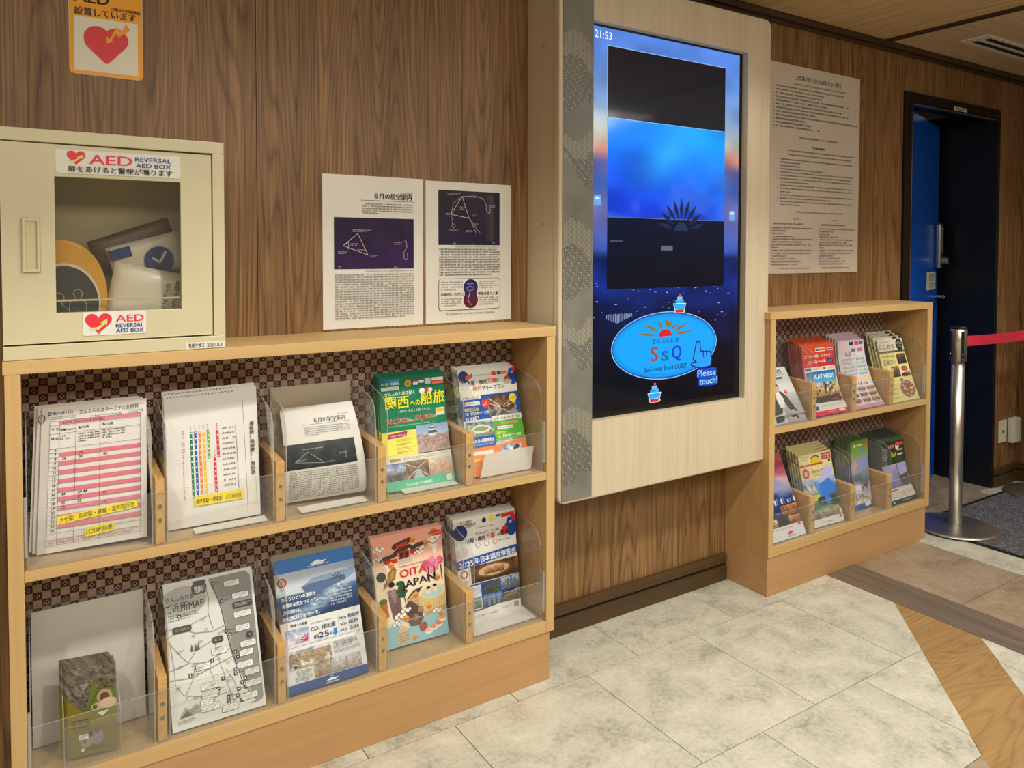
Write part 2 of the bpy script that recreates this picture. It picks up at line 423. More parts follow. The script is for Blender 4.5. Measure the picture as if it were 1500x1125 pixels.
    def text(s, st, x, y, size, c, bold=0.0, al='l', fit=None, rot=0, shear=0, outline=None):
        """y = baseline, size = em in percent of height; fit = width in percent of the sheet width"""
        if outline:
            s.text(st, x, y, size, outline[0], bold + outline[1], al, fit, rot, shear); 
        if bold > 0.012:   # thicken dense characters by shifted copies
            d = (bold - 0.006) * 0.62 * size * s.h / s.w
            for k in (-1, 1): s.text(st, x + k * d, y, size, c, 0.0 if 'M' in st else 0.006, al, fit, rot, shear)
            return
        s.layer += 1
        vs, fs = glyphs(st, 0.0 if 'M' in st else bold)
        if not vs: return
        em = size / 100 * s.h; xs = [v[0] for v in vs]; L0, L1 = (min(xs), max(xs)); kx = em
        if outline is not None or fit: kx = (fit / 100 * s.w) / (L1 - L0) if fit else em
        wd = (L1 - L0) * kx; ox = {'l': 0, 'c': -wd / 2, 'r': -wd}[al]
        ca, sa = cos(R(rot)), sin(R(rot)); bx, by = s.X(x), s.Y(y); out = []
        for vx, vy in vs:
            px, py = (vx - L0) * kx + ox + vy * em * shear, vy * em
            out.append((bx + px * ca - py * sa, by + px * sa + py * ca))
        s._add(out, fs, lin(c), s.layer)
    def vtext(s, st, x, y, size, c, bold=0.0, gap=1.0):
        for i, ch in enumerate(st): s.text(ch, x, y + (i + 0.85) * size * gap, size, c, bold)
    def lines(s, x0, y0, x1, y1, n, c, dens=1.0, last=0.6, seed=1, gl=0.62, rot=0):
        """body text too small to read: rows of tiny strokes"""
        s.layer += 1; r = random.Random(seed); lh = (y1 - y0) / n; cw = lh * gl * s.h / s.w * dens; L = lin(c)
        for k in range(n):
            yb = y0 + lh * (k + 0.5); xe = x1 if k < n - 1 else x0 + (x1 - x0) * last; x = x0
            while x < xe - cw * 0.5:
                if r.random() < 0.93:
                    g = lh * gl; t = 0.12
                    for q in range(3):
                        yy = yb - g / 2 + g * (r.random() * 0.8 + 0.05); xa = x + cw * r.random() * 0.2; xb = x + cw * (0.6 + 0.3 * r.random())
                        s._add([(s.X(xa), s.Y(yy)), (s.X(xb), s.Y(yy)), (s.X(xb), s.Y(yy - g * t)), (s.X(xa), s.Y(yy - g * t))], [(0, 1, 2, 3)], L, s.layer)
                    for xx in (x + cw * (0.15 + 0.25 * r.random()), x + cw * (0.45 + 0.3 * r.random())): s._add([(s.X(xx), s.Y(yb + g / 2)), (s.X(xx + cw * t), s.Y(yb + g / 2)), (s.X(xx + cw * t), s.Y(yb - g / 2)), (s.X(xx), s.Y(yb - g / 2))], [(0, 1, 2, 3)], L, s.layer)
                x += cw
    def build(s, name, fmap, mat, parent, lift=0.00012):
        """fmap(x, y, off) -> point; off is measured outwards from the sheet"""
        # compress layers: an item only needs to clear what it overlaps, so the stack stays thin
        mx = max(1, s.layer); st = min(lift, 0.0035 / mx) if mx > 30 else lift
        me = bpy.data.meshes.new(name)
        me.from_pydata([fmap(x, y, 0.00015 + l * st) for x, y, l in s.V], [], s.F)
        ca = me.color_attributes.new('Col', 'FLOAT_COLOR', 'CORNER')
        buf = [q for fc in s.C for c in fc for q in (c[0], c[1], c[2], 1.0)]
        ca.data.foreach_set('color', buf)
        me.update()
        return link(name, me, mat, parent)
class Flat:
    """vertical sheet facing -y; o = lower-left corner"""
    def __init__(s, x0, z0, x1, z1, y, xskew=0.0):
        s.x0, s.z0, s.w, s.h, s.y = x0, z0, x1 - x0, z1 - z0, y
    def __call__(s, x, y, off): return (s.x0 + x, s.y - off, s.z0 + y)
class Bent:
    """leaning, possibly bent sheet; corners given in space, bend moves the middle control point"""
    def __init__(s, BL, BR, TL, TR, bend=(0, 0, 0)):
        s.BL, s.BR, s.TL, s.TR = map(Vector, (BL, BR, TL, TR)); s.b = Vector(bend)
        d = s.BR - s.BL; s.TR = s.TL + d * ((s.TR - s.TL).length / d.length)      # keep the sheet developable
        s.w = ((s.BR - s.BL).length + (s.TR - s.TL).length) / 2; s.h = ((s.TL - s.BL).length + (s.TR - s.BR).length) / 2
    def P(s, u, v):
        B = s.BL.lerp(s.BR, u); T = s.TL.lerp(s.TR, u); C = (B + T) / 2 + s.b
        return B * (1 - v) ** 2 + C * (2 * v * (1 - v)) + T * v * v
    def N(s, u, v):
        e = 1e-3; du = s.P(u + e, v) - s.P(u - e, v); dv = s.P(u, v + e) - s.P(u, v - e)
        n = du.cross(dv).normalized(); return n if n.y < 0 else -n
    def __call__(s, x, y, off):
        u, v = x / s.w, y / s.h; return s.P(u, v) + s.N(u, v) * off
    def body(s, name, t, mat, parent, nv=14):
        bm = bmesh.new(); fr, bk = [], []
        for j in range(nv + 1):
            for i in range(2):
                n = s.N(i, j / nv); p = s.P(i, j / nv); fr.append(bm.verts.new(p)); bk.append(bm.verts.new(p - n * t))
        for j in range(nv):
            a = 2 * j
            bm.faces.new((fr[a], fr[a + 1], fr[a + 3], fr[a + 2])); bm.faces.new((bk[a], bk[a + 2], bk[a + 3], bk[a + 1]))
            bm.faces.new((fr[a], fr[a + 2], bk[a + 2], bk[a])); bm.faces.new((fr[a + 1], bk[a + 1], bk[a + 3], fr[a + 3]))
        bm.faces.new((fr[0], bk[0], bk[1], fr[1])); e = 2 * nv; bm.faces.new((fr[e], fr[e + 1], bk[e + 1], bk[e]))
        return fin(name, bm, mat, parent)

# ------------------------------------------------------------------ the setting
ZC = 2.1373
def wall_panels(parent, x0, x1, seams, z0, z1, mat, y=0.0, t=0.02):
    xs = [x0] + [s for s in seams if x0 < s < x1] + [x1]
    for a, b in zip(xs, xs[1:]):
        box('panel', (a + 0.0006, y, z0), (b - 0.0006, y + t, z1), mat, parent, 0.0006)
wb = struct('wall_back')
SEAMS = [-2.41 + 0.579 * k for k in range(13)]
SEAMS = [0.4821 + 0.579 * k for k in range(-5, 8)]
wall_panels(wb, -2.5, 3.3222, SEAMS, 0, ZC, 'walnut_wall')
wall_panels(wb, 4.19, 4.47, [], 0, ZC, 'walnut_wall')
box('panel', (3.3222, 0, 1.946), (4.19, 0.02, ZC), 'walnut_wall', wb, 0)
for a, b in ((-2.5, 3.32), (4.192, 4.47)): box('wall_backing', (a, 0.021, 0), (b, 0.06, ZC), 'dark_gap', wb, 0)
wr = struct('wall_right')
for k in range(9): box('panel', (4.4565, -0.0006 - 0.58 * (k + 1), 0), (4.4765, -0.58 * k - 0.0012, ZC), 'walnut_wall', wr, 0.0006)
box('wall_left', (-2.56, -5.2, 0), (-2.5, 0, ZC), 'wall_plain')['kind'] = 'structure'
box('wall_front', (-2.56, -5.26, 0), (4.53, -5.2, ZC), 'wall_plain')['kind'] = 'structure'
# floor: every tile and plank its own piece over a recessed joint bed
fl = struct('floor')
box('joint_bed', (-2.6, -5.3, -0.06), (5.3, 1.3, -0.0025), 'tile_joint', fl, 0)
def clip(poly, a, b, c):
    """keep a*x+b*y <= c"""
    out = []
    for i, p in enumerate(poly):
        q = poly[(i + 1) % len(poly)]; dp = a * p[0] + b * p[1] - c; dq = a * q[0] + b * q[1] - c
        if dp <= 0: out.append(p)
        if dp * dq < 0:
            k = dp / (dp - dq); out.append((p[0] + (q[0] - p[0]) * k, p[1] + (q[1] - p[1]) * k))
    return out
def inset(poly, d):
    cx = sum(p[0] for p in poly) / len(poly); cy = sum(p[1] for p in poly) / len(poly)
    return [(p[0] + math.copysign(min(d, abs(cx - p[0])), cx - p[0]), p[1] + math.copysign(min(d, abs(cy - p[1])), cy - p[1])) for p in poly]
def tile(name, poly, mat, g=0.0012):
    if len(poly) < 3: return
    A = abs(sum(poly[i][0] * poly[(i + 1) % len(poly)][1] - poly[(i + 1) % len(poly)][0] * poly[i][1] for i in range(len(poly)))) / 2
    if A < 4e-4: return
    prism(name, inset(poly, g), 'z', -0.01, 0.0, mat, fl)
def rect(a, b, c, d): return [(a, b), (c, b), (c, d), (a, d)]
# chamfer line through (2.520,-.463) and (1.896,-1.067); unit normal pointing away from the pale field
dx_, dy_ = 2.520 - 1.896, -0.463 + 1.067; L_ = math.hypot(dx_, dy_); NX, NY = dy_ / L_, -dx_ / L_
C0 = NX * 2.520 + NY * -0.463; PW = 0.205; YB = -1.035; XD = 2.522; XD2 = 2.700; XB2 = 3.142; XS = 3.50; XB3 = 4.06
rows = [(-0.2408, 0.0, 1.534), (-0.6868, -0.2408, 1.768), (-1.1328, -0.6868, 1.553), (-1.58, -1.1328, 1.768)]
for y0, y1, xo in rows:
    for k in range(-10, 4):
        a = xo + 0.4305 * k; p = rect(max(a, -2.5), y0, a + 0.4305, y1)
        if a + 0.4305 < -2.5: continue
        f = clip(clip(p, 1, 0, XD), 0, -1, -YB)                       # pale field
        tile('tile', clip(f, NX, NY, C0), 'limestone_tile')
        tile('tile', clip(clip(clip(p, 1, 0, XD), -NX, -NY, -(C0 + PW)), 0, -1, 1.4), 'limestone_tile')   # beyond the orange plank
# orange diagonal plank, cut square at the pale field and at the grey plank
p = clip(clip(rect(1.0, -2.0, XD, 0.0), NX, NY, C0 + PW), -NX, -NY, -C0)
tile('plank', clip(p, 0, -1, 1.9), 'orange_plank')
for k in range(6):
    tile('plank', clip(clip(rect(-2.5 + 0.9 * k, -1.035 - 0.185, -2.5 + 0.9 * (k + 1), YB), NX, NY, C0), 1, 0, 2.0), 'brown_marble_tile')
for k in range(5): tile('plank', rect(XD, -1.2 * (k + 1), XD2, -1.2 * k), 'grey_plank')
for j in range(6):
    tile('tile', rect(XD2, -0.60 - 0.45 * j, XB2, -0.60 - 0.45 * (j - 1) if j else 0.0), 'brown_marble_tile')
    tile('tile', rect(XB2, -0.9 * (j + 1), XS, -0.9 * j), 'limestone_tile')
    tile('tile', rect(XS, -0.9 * (j + 1) if j else -0.9, XB3, -0.9 * j if j else 0.0), 'brown_marble_tile')
    tile('tile', rect(XB3, -0.9 * (j + 1), 4.47, -0.9 * j), 'limestone_tile')
tile('tile', rect(3.33, 0.0, 4.18, 0.45), 'brown_marble_tile'); tile('tile', rect(3.33, 0.45, 4.18, 0.95), 'brown_marble_tile')
for j in range(3):
    for k in range(11): tile('tile', rect(-2.5 + 0.46 * k, -5.2 + 1.33 * j, -2.5 + 0.46 * (k + 1), -5.2 + 1.33 * (j + 1)) if True else None, 'limestone_tile')
# ceiling: boards between dark cross grooves
ce = struct('ceiling')
box('ceiling_backing', (-2.56, -5.26, ZC + 0.022), (4.53, 0.06, ZC + 0.06), 'dark_gap', ce, 0)
GX = [-1.56, 0.78, 3.115]; GW = 0.05
for g in GX: box('cross_trim', (g, -5.2, ZC - 0.004), (g + GW, -0.03, ZC + 0.02), 'ceiling_trim', ce, 0.001)
box('cross_trim', (-2.5, -2.42, ZC - 0.0045), (4.45, -2.37, ZC + 0.02), 'ceiling_trim', ce, 0.001)
spans = [(-2.5, GX[0]), (GX[0] + GW, GX[1]), (GX[1] + GW, GX[2]), (GX[2] + GW, 4.4565)]
for si, (a, b) in enumerate(spans):
    for ya, yb in ((-2.37, -0.03), (-5.2, -2.42)):
        if si < 3:
            n = round((b - a) / 0.29)
            for k in range(n): box('ceiling_board', (a + (b - a) * k / n + 0.001, ya, ZC), (a + (b - a) * (k + 1) / n - 0.001, yb, ZC + 0.015), 'ceiling_oak_y', ce, 0.001)
        else:
            n = round((yb - ya) / 0.26)
            for k in range(n):
                y0 = ya + (yb - ya) * k / n; y1 = ya + (yb - ya) * (k + 1) / n
                box('ceiling_board', (a, y0 + 0.001, ZC), (b, y1 - 0.001, ZC + 0.015), 'ceiling_oak_x', ce, 0.001)
tr = struct('trim_1')
box('cornice', (-2.5, -0.030, ZC - 0.022), (4.4565, -0.0005, ZC - 0.0005), 'ceiling_trim', tr, 0.003)
box('cornice_fillet', (-2.5, -0.013, ZC - 0.036), (4.4565, -0.0005, ZC - 0.0225), 'ceiling_trim', tr, 0.002)
# skirting in two tiers with a shadow groove
bb = struct('baseboard_back')
for a, b in ((1.26, 2.172), (4.196, 4.4365)):
    box('lower_board', (a, -0.020, 0.0), (b, -0.0005, 0.056), 'dark_baseboard', bb, 0.001)
    box('groove', (a, -0.010, 0.0565), (b, -0.0005, 0.064), 'dark_gap', bb, 0)
    box('upper_board', (a, -0.020, 0.0645), (b, -0.0005, 0.098), 'dark_baseboard', bb, 0.003)
br = struct('baseboard_right')
box('lower_board', (4.437, -5.2, 0.0), (4.456, -0.0005, 0.056), 'dark_baseboard', br, 0.001)
box('upper_board', (4.437, -5.2, 0.0645), (4.456, -0.0005, 0.098), 'dark_baseboard', br, 0.003)
box('groove', (4.447, -5.2, 0.0565), (4.456, -0.0005, 0.064), 'dark_gap', br, 0)

# ------------------------------------------------------------------ door: black frame, blue leaf ajar, dark space behind
dr = struct('door_1', (3.75, 0, 0), 'black framed doorway with a blue door standing ajar beyond the right cabinet')
FL, FR, FT = 3.3222, 4.190, 1.9464
box('frame_post', (FL, -0.012, 0), (FL + 0.055, 0.10, FT), 'black_frame', dr, 0.002)
box('frame_post', (FL + 0.058, -0.004, 0), (FL + 0.075, 0.10, FT - 0.05), 'chrome', dr, 0.002)
box('frame_post', (FR - 0.022, -0.012, 0), (FR, 0.55, FT), 'jamb_black', dr, 0.002)
box('frame_head', (FL + 0.0555, -0.012, FT - 0.045), (FR - 0.0225, 0.10, FT + 0.0), 'black_frame', dr, 0.002)
box('frame_stop', (FL + 0.055, 0.0, FT - 0.052), (FR - 0.022, 0.02, FT - 0.046), 'lock_grey', dr, 0.001)
sg = box('name_plate', (3.728, -0.0145, 1.9005), (3.846, -0.0125, 1.918), 'switch_white', dr, 0.0005)
P = Print(0.118, 0.0175); P.text('乗務員専用', 8, 80, 78, '222222', 0.02, fit=84)
P.build('lettering', Flat(3.728, 1.9005, 3.846, 1.918, -0.0145), 'matt_print', sg)
A = R(17.5); hx, hy = FL + 0.08, 0.035
def leafpt(s, n, z): return (hx + s * cos(A) - n * -sin(A) * 1.0, hy + s * sin(A) - n * cos(A), z)
def leafbox(name, s0, s1, n0, n1, z0, z1, mat, parent, bev=0.001):
    bm = bmesh.new(); bm_box(bm, (s0, -n1, z0), (s1, -n0, z1), bev)
    bmesh.ops.transform(bm, matrix=Matrix.Translation((hx, hy, 0)) @ Matrix.Rotation(A, 4, 'Z'), verts=bm.verts)
    return fin(name, bm, mat, parent)
LW = 0.762
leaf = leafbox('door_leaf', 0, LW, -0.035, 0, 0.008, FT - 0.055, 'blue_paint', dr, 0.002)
lk = leafbox('keypad_lock', LW - 0.085, LW - 0.030, 0.0005, 0.030, 1.135, 1.375, 'lock_grey', leaf, 0.010)
kn = leafbox('key_buttons', LW - 0.052, LW - 0.038, 0.0305, 0.034, 1.22, 1.355, 'chrome', leaf, 0.001)
bm = bmesh.new(); bmesh.ops.create_cone(bm, cap_ends=True, segments=24, radius1=0.022, radius2=0.019, depth=0.028)
bmesh.ops.transform(bm, matrix=Matrix.Translation((hx, hy, 0)) @ Matrix.Rotation(A, 4, 'Z') @ Matrix.Translation((LW - 0.05, -0.046, 1.178)) @ Matrix.Rotation(R(90), 4, 'X'), verts=bm.verts)
fin('turn_knob', bm, 'lock_grey', leaf)
bm = bmesh.new(); bmesh.ops.create_cone(bm, cap_ends=True, segments=16, radius1=0.010, radius2=0.010, depth=0.05)
bmesh.ops.transform(bm, matrix=Matrix.Translation((hx, hy, 0)) @ Matrix.Rotation(A, 4, 'Z') @ Matrix.Translation((LW - 0.05, -0.026, 0.985)) @ Matrix.Rotation(R(90), 4, 'X'), verts=bm.verts)
fin('lever_spindle', bm, 'chrome', leaf)
leafbox('lever_handle', LW - 0.075, LW - 0.030, 0.035, 0.048, 0.975, 0.995, 'chrome', leaf, 0.004)
st = leafbox('warning_sticker', LW - 0.26, LW - 0.05, 0.0003, 0.0013, 1.025, 1.118, 'switch_white', leaf, 0)
P = Print(0.21, 0.093); P.poly([(6, 58), (20, 58), (13, 22)], 'e0b020'); P.lines(24, 12, 94, 52, 3, '403830', 1.0); P.lines(24, 58, 92, 90, 3, '403830', 1.0, seed=4)
def lf(x, y, off):
    v = Matrix.Rotation(A, 4, 'Z') @ Vector((LW - 0.26 + x, -0.0013 - off, 1.025 + y)); return (v.x + hx, v.y + hy, v.z)
P.build('sticker_print', lf, 'matt_print', leaf)
# dark service space behind the doorway
bx = struct('trim_2')
box('passage_side', (3.20, 0.062, 0), (3.22, 1.30, 2.1), 'navy_room', bx, 0); box('passage_side', (4.1905, 0.56, 0), (5.0, 0.58, 2.1), 'navy_room', bx, 0)
box('passage_end', (3.2, 1.30, 0), (5.0, 1.32, 2.1), 'navy_room', bx, 0); box('passage_ceiling', (3.2, 0.062, 2.1), (5.0, 1.32, 2.12), 'navy_room', bx, 0)
box('passage_side', (4.98, 0.56, 0), (5.0, 1.3, 2.1), 'navy_room', bx, 0)

# ------------------------------------------------------------------ air vent in the ceiling
vt = thing('air_vent', 'white slotted air vent set in the ceiling boards', 'vent', (3.85, -0.25, ZC))
box('vent_frame', (3.405, -0.218, ZC - 0.006), (4.30, -0.200, ZC + 0.0), 'vent_white', vt, 0.001)
box('vent_frame', (3.405, -0.315, ZC - 0.006), (4.30, -0.297, ZC + 0.0), 'vent_white', vt, 0.001)
box('vent_end', (3.405, -0.297, ZC - 0.006), (3.455, -0.218, ZC + 0.0), 'vent_white', vt, 0.001)
box('vent_end', (4.27, -0.297, ZC - 0.006), (4.30, -0.218, ZC + 0.0), 'vent_white', vt, 0.001)
box('vent_blade', (3.455, -0.266, ZC - 0.006), (4.27, -0.249, ZC + 0.0), 'vent_white', vt, 0.001)
box('vent_slot', (3.455, -0.249, ZC - 0.003), (4.27, -0.218, ZC - 0.0003), 'dark_gap', vt, 0)
box('vent_slot', (3.455, -0.297, ZC - 0.003), (4.27, -0.266, ZC - 0.0003), 'dark_gap', vt, 0)

# ------------------------------------------------------------------ magazine cabinets
D1 = 0.2005; ZT, ZTB, ZB = 1.0091, 0.9826, 0.1391; ZM, ZMB, ZS = 0.5972, 0.5772, 0.1709
def cabinet(name, label, xL, xR, xi0, xi1, dividers, pL, pR, lefts):
    c = thing(name, label, 'cabinet', ((xL + xR) / 2, -0.1, 0))
    box('top_board', (xL, -D1, ZTB), (xR, -0.001, ZT), 'maple_board', c, 0.0015)
    for a, b, w in ((xL + 0.003, xi0, 0), (xi1, xR - 0.003, 1)):
        s = box('side_panel', (a, -D1 + 0.002, ZB), (b, -0.001, ZTB - 0.0003), 'shaded_side_wood', c, 0.001)
        box('edge_band', (a, -D1 + 0.0002, ZB), (b, -D1 + 0.0018, ZTB - 0.0003), 'maple_upright', s, 0.0004)
    box('back_cloth', (xi0 + 0.0003, -0.012, ZS - 0.03), (xi1 - 0.0003, -0.002, ZTB - 0.0005), 'checker_cloth', c, 0)
    for z0, z1 in ((ZMB, ZM), (ZB, ZS)):
        s = box('shelf', (xi0 + 0.0004, -D1 + 0.003, z0), (xi1 - 0.0004, -0.013, z1), 'maple_board', c, 0.001)
        box('edge_band', (xi0 + 0.0004, -D1 + 0.0008, z0), (xi1 - 0.0004, -D1 + 0.0028, z1 + 0.0006), 'maple_board', s, 0.0004)
    box('plinth', (pL, -0.1965, 0.0004), (pR, -0.003, ZB - 0.0005), 'plinth_wood', c, 0.001)
    for zs in (ZM, ZS):
        for a, b in dividers:
            d = prism('divider', [(-0.1868, zs + 0.001), (-0.020, zs + 0.001), (-0.020, zs + 0.150), (-0.1868, zs + 0.139)], 'x', a, b, 'divider_wood', c, 0.001)
            for dz in (0.082, 0.052):
                bm = bmesh.new(); bmesh.ops.create_cone(bm, cap_ends=True, segments=14, radius1=0.0042, radius2=0.0036, depth=0.0022)
                bmesh.ops.transform(bm, matrix=Matrix.Translation(((a + b) / 2, -0.1881, zs + dz)) @ Matrix.Rotation(R(90), 4, 'X'), verts=bm.verts)
                fin('screw', bm, 'screw_metal', d)
        g = edged(box('front_pane', (xi0 + 0.004, -0.1925, zs + 0.0012), (xi1 - 0.004, -0.1895, zs + 0.1135), 'acrylic', c, 0))
        for x in (xi0 + 0.0006, xi1 - 0.0062):
            box('pane_channel', (x, -0.1945, zs + 0.027), (x + 0.0056, -0.184, zs + 0.143), 'grey_channel', c, 0.0005)
    return c
LXI0, LXI1 = -0.0130, 1.2222
cabinet('magazine_cabinet', 'long pale wooden brochure cabinet left of the touch screen, cream box on top', -0.0422, 1.2531, LXI0, LXI1,
        [(0.2205, 0.2385), (0.4728, 0.4920), (0.7215, 0.7440), (0.9695, 0.9925)], -0.030, 1.2361, 1)
RXI0, RXI1 = 2.2063, 3.1872
cabinet('magazine_cabinet', 'shorter pale wooden brochure cabinet between touch screen and blue door', 2.1761, 3.2248, RXI0, RXI1,
        [(2.4330, 2.4570), (2.6820, 2.7080), (2.9330, 2.9620)], 2.1783, 3.2007, 0)

# ------------------------------------------------------------------ clear brochure holders, one per slot
def holder(x0, x1, zs, label, group=None):
    h = thing('brochure_holder', label, 'holder', ((x0 + x1) / 2, -0.1, zs), group)
    t = 0.0022; zt = zs + 0.286
    prof = [(-0.184, zs + 0.0012), (-0.022, zs + 0.0012), (-0.022, zt)]
    cy, cz, r = -0.135, zs + 0.205, 0.048
    prof += [(-0.060, zt - 0.006), (-0.105, zt - 0.018)] + [(cy - r * sin(R(a)), cz + r * cos(R(a)) + 0.008 * cos(R(a))) for a in (10, 25, 40, 55, 70, 90)]
    for x in (x0, x1 - t): edged(prism('side_pane', prof, 'x', x, x + t, 'acrylic', h))
    edged(box('back_pane', (x0 + t, -0.0222, zs + 0.0035), (x1 - t, -0.0200, zt), 'acrylic', h, 0))
    edged(box('base_pane', (x0 + t, -0.184, zs + 0.0012), (x1 - t, -0.0225, zs + 0.0033), 'acrylic', h, 0))
    return h
LSLOT = [(-0.008, 0.2160), (0.2430, 0.4690), (0.4960, 0.7180), (0.7480, 0.9660), (0.9965, 1.2160)]
RSLOT = [(2.2120, 2.4290), (2.4610, 2.6780), (2.7120, 2.9290), (2.9660, 3.1830)]
ordw = ['first', 'second', 'third', 'fourth', 'fifth']
LT = ['holding the pink striped bus timetable', 'holding the coloured bus route sheet', 'holding the curled black and white star sheet', 'holding the green ferry brochures', 'holding the upper shelf expo brochures']
LB = ['with the small olive animal leaflets inside', 'holding the grey neighbourhood map', 'holding the ship photo leaflet', 'holding the illustrated pink guide book', 'holding the lower shelf expo brochures']
RT = ['holding the grey leaflet of a man in a jacket', 'holding the red theme park brochures', 'holding the pale pink leaflets', 'holding the yellow food leaflets']
RB = ['holding the night city leaflet', 'holding the cream illustrated guides', 'holding the green landscape booklets', 'holding the thick dark green booklets']
for (a, b), l in zip(LSLOT, LT): holder(a, b, ZM, 'clear holder ' + l + ', left cabinet')
for (a, b), l in zip(LSLOT, LB): holder(a, b, ZS, 'clear holder ' + l + ', left cabinet')
for (a, b), l in zip(RSLOT, RT): holder(a, b, ZM, 'clear holder ' + l + ', right cabinet')
for (a, b), l in zip(RSLOT, RB): holder(a, b, ZS, 'clear holder ' + l + ', right cabinet')

# ------------------------------------------------------------------ touch screen kiosk
KX0, KX1, KZ0, KZ1 = 1.2815, 2.1985, 0.4825, 2.0290; KY = -0.1732
ki = thing('touch_screen_kiosk', 'large pale wooden wall panel with an upright touch screen and grey patterned strip', 'screen', ((KX0 + KX1) / 2, -0.09, KZ0))
OX0, OX1, OZ0, OZ1 = 1.4058, 2.0775, 0.7150, 1.9000
def framed(name, outer, inner, y0, y1, mat, parent, bev):
    bm = bmesh.new(); n = len(outer)
    o1 = [bm.verts.new((x, y0, z)) for x, z in outer]; o2 = [bm.verts.new((x, y1, z)) for x, z in outer]
    i1 = [bm.verts.new((x, y0, z)) for x, z in inner]; i2 = [bm.verts.new((x, y1, z)) for x, z in inner]
    oe = [bm.edges.new((o1[i], o1[(i + 1) % n])) for i in range(n)]; ie = [bm.edges.new((i1[i], i1[(i + 1) % 4])) for i in range(4)]
    bmesh.ops.triangle_fill(bm, use_beauty=True, edges=oe + ie)
    for i in range(n): bm.faces.new((o1[i], o1[(i + 1) % n], o2[(i + 1) % n], o2[i]))
    for i in range(4): bm.faces.new((i1[i], i1[(i + 1) % 4], i2[(i + 1) % 4], i2[i]))
    oe2 = [e for v in o2 for e in v.link_edges if e.other_vert(v) in o2]; oe2 = list(dict.fromkeys(oe2))
    ie2 = list(dict.fromkeys(e for v in i2 for e in v.link_edges if e.other_vert(v) in i2))
    bmesh.ops.triangle_fill(bm, use_beauty=True, edges=oe2 + ie2)
    if bev:
        front = [e for e in bm.edges if e.is_valid and all(abs(v.co.y - y0) < 1e-6 for v in e.verts) and len(e.link_faces) == 2 and any(abs(f.normal.y) < 0.5 for f in e.link_faces)]
        bm.normal_update()
        front = [e for e in bm.edges if all(abs(v.co.y - y0) < 1e-6 for v in e.verts) and len(e.link_faces) == 2 and e.calc_face_angle(0) > 1]
        bmesh.ops.bevel(bm, geom=front, offset=bev, segments=4, affect='EDGES', profile=0.5)
    return fin(name, bm, mat, parent)
bm = bmesh.new(); rings = []
for d, y in [(0.0, -0.1485)] + [(0.006 * (1 - cos(R(a))), KY + 0.006 * (1 - sin(R(a)))) for a in (0, 22, 45, 67, 90)]:
    rings.append([bm.verts.new((x, y, z)) for x, z in rrect(KX0 + d, KZ0 + d, KX1 - d, KZ1 - d, 0.026 - d, 8)])
nr = len(rings[0])
for a, b in zip(rings, rings[1:]):
    for i in range(nr): bm.faces.new((a[i], a[(i + 1) % nr], b[(i + 1) % nr], b[i]))
hole = [(OX0, OZ0), (OX1, OZ0), (OX1, OZ1), (OX0, OZ1)]
i1 = [bm.verts.new((x, KY, z)) for x, z in hole]; i2 = [bm.verts.new((x, -0.1485, z)) for x, z in hole]
for i in range(4): bm.faces.new((i1[i], i1[(i + 1) % 4], i2[(i + 1) % 4], i2[i]))
def loop_edges(vs): return [bm.edges.get((vs[i], vs[(i + 1) % len(vs)])) for i in range(len(vs))]
bmesh.ops.triangle_fill(bm, use_beauty=True, edges=loop_edges(rings[-1]) + loop_edges(i1))
bmesh.ops.triangle_fill(bm, use_beauty=True, edges=loop_edges(rings[0]) + loop_edges(i2))
fin('front_panel', bm, 'pale_ash', ki)
sp_ = box('side_board', (KX0 + 0.006, -0.148, KZ0 + 0.016), (KX0 + 0.024, -0.001, 2.02), 'pale_ash', ki, 0.001)
for z in (1.823, 1.3025):
    bm = bmesh.new(); bmesh.ops.create_cone(bm, cap_ends=True, segments=16, radius1=0.0065, radius2=0.005, depth=0.003)
    bmesh.ops.transform(bm, matrix=Matrix.Translation((KX0 + 0.005, -0.086, z)) @ Matrix.Rotation(R(90), 4, 'Y'), verts=bm.verts); fin('screw_cap', bm, 'maple_upright', sp_)
box('side_board', (KX1 - 0.024, -0.148, KZ0 + 0.016), (KX1 - 0.006, -0.001, 2.02), 'pale_ash', ki, 0.001)
box('bottom_board', (KX0 + 0.0245, -0.148, KZ0 + 0.010), (KX1 - 0.0245, -0.001, KZ0 + 0.028), 'pale_ash', ki, 0.001)
box('top_board', (KX0 + 0.0245, -0.148, 2.002), (KX1 - 0.0245, -0.001, 2.02), 'pale_ash', ki, 0.001)
SY = -0.150
ds = box('display', (OX0 + 0.0005, SY + 0.0005, OZ0 + 0.0005), (OX1 - 0.0005, -0.10, OZ1 - 0.0005), 'black_frame', ki, 0)
# patterned metal strip
st = box('pattern_strip', (1.2930, KY - 0.0016, 0.4915), (1.4045, KY - 0.0003, 2.016), 'dark_gap', ki, 0)
P = Print(0.1115, 1.5245)
def strip_zone(px, py):
    """which pattern covers this spot: 0 plain, 1 flower rings, 2 dots, 3 fine weave"""
    z = (py / 1.5245 * 1525) % 545; x = px / 0.1115
    z += 18 * sin(x * 5 + z * 0.011)
    if 60 < z < 215 - 60 * x: return 1
    if 215 - 60 * x <= z < 262: return 2
    if 262 <= z < 330: return 3
    if 395 < z < 470 and x > 0.62 - (z - 395) / 130: return 1
    if 440 < z < 520: return 2
    if z >= 520 or z < 30: return 3
    return 0
P.pic(0, 0, 100, 100, lambda u, v: mixc(H('6c6a62'), H('807d74'), vnoise(u * 3, v * 30, 3)), 6, 90)
pitch = 0.0086; row = 0
yy = 0.004
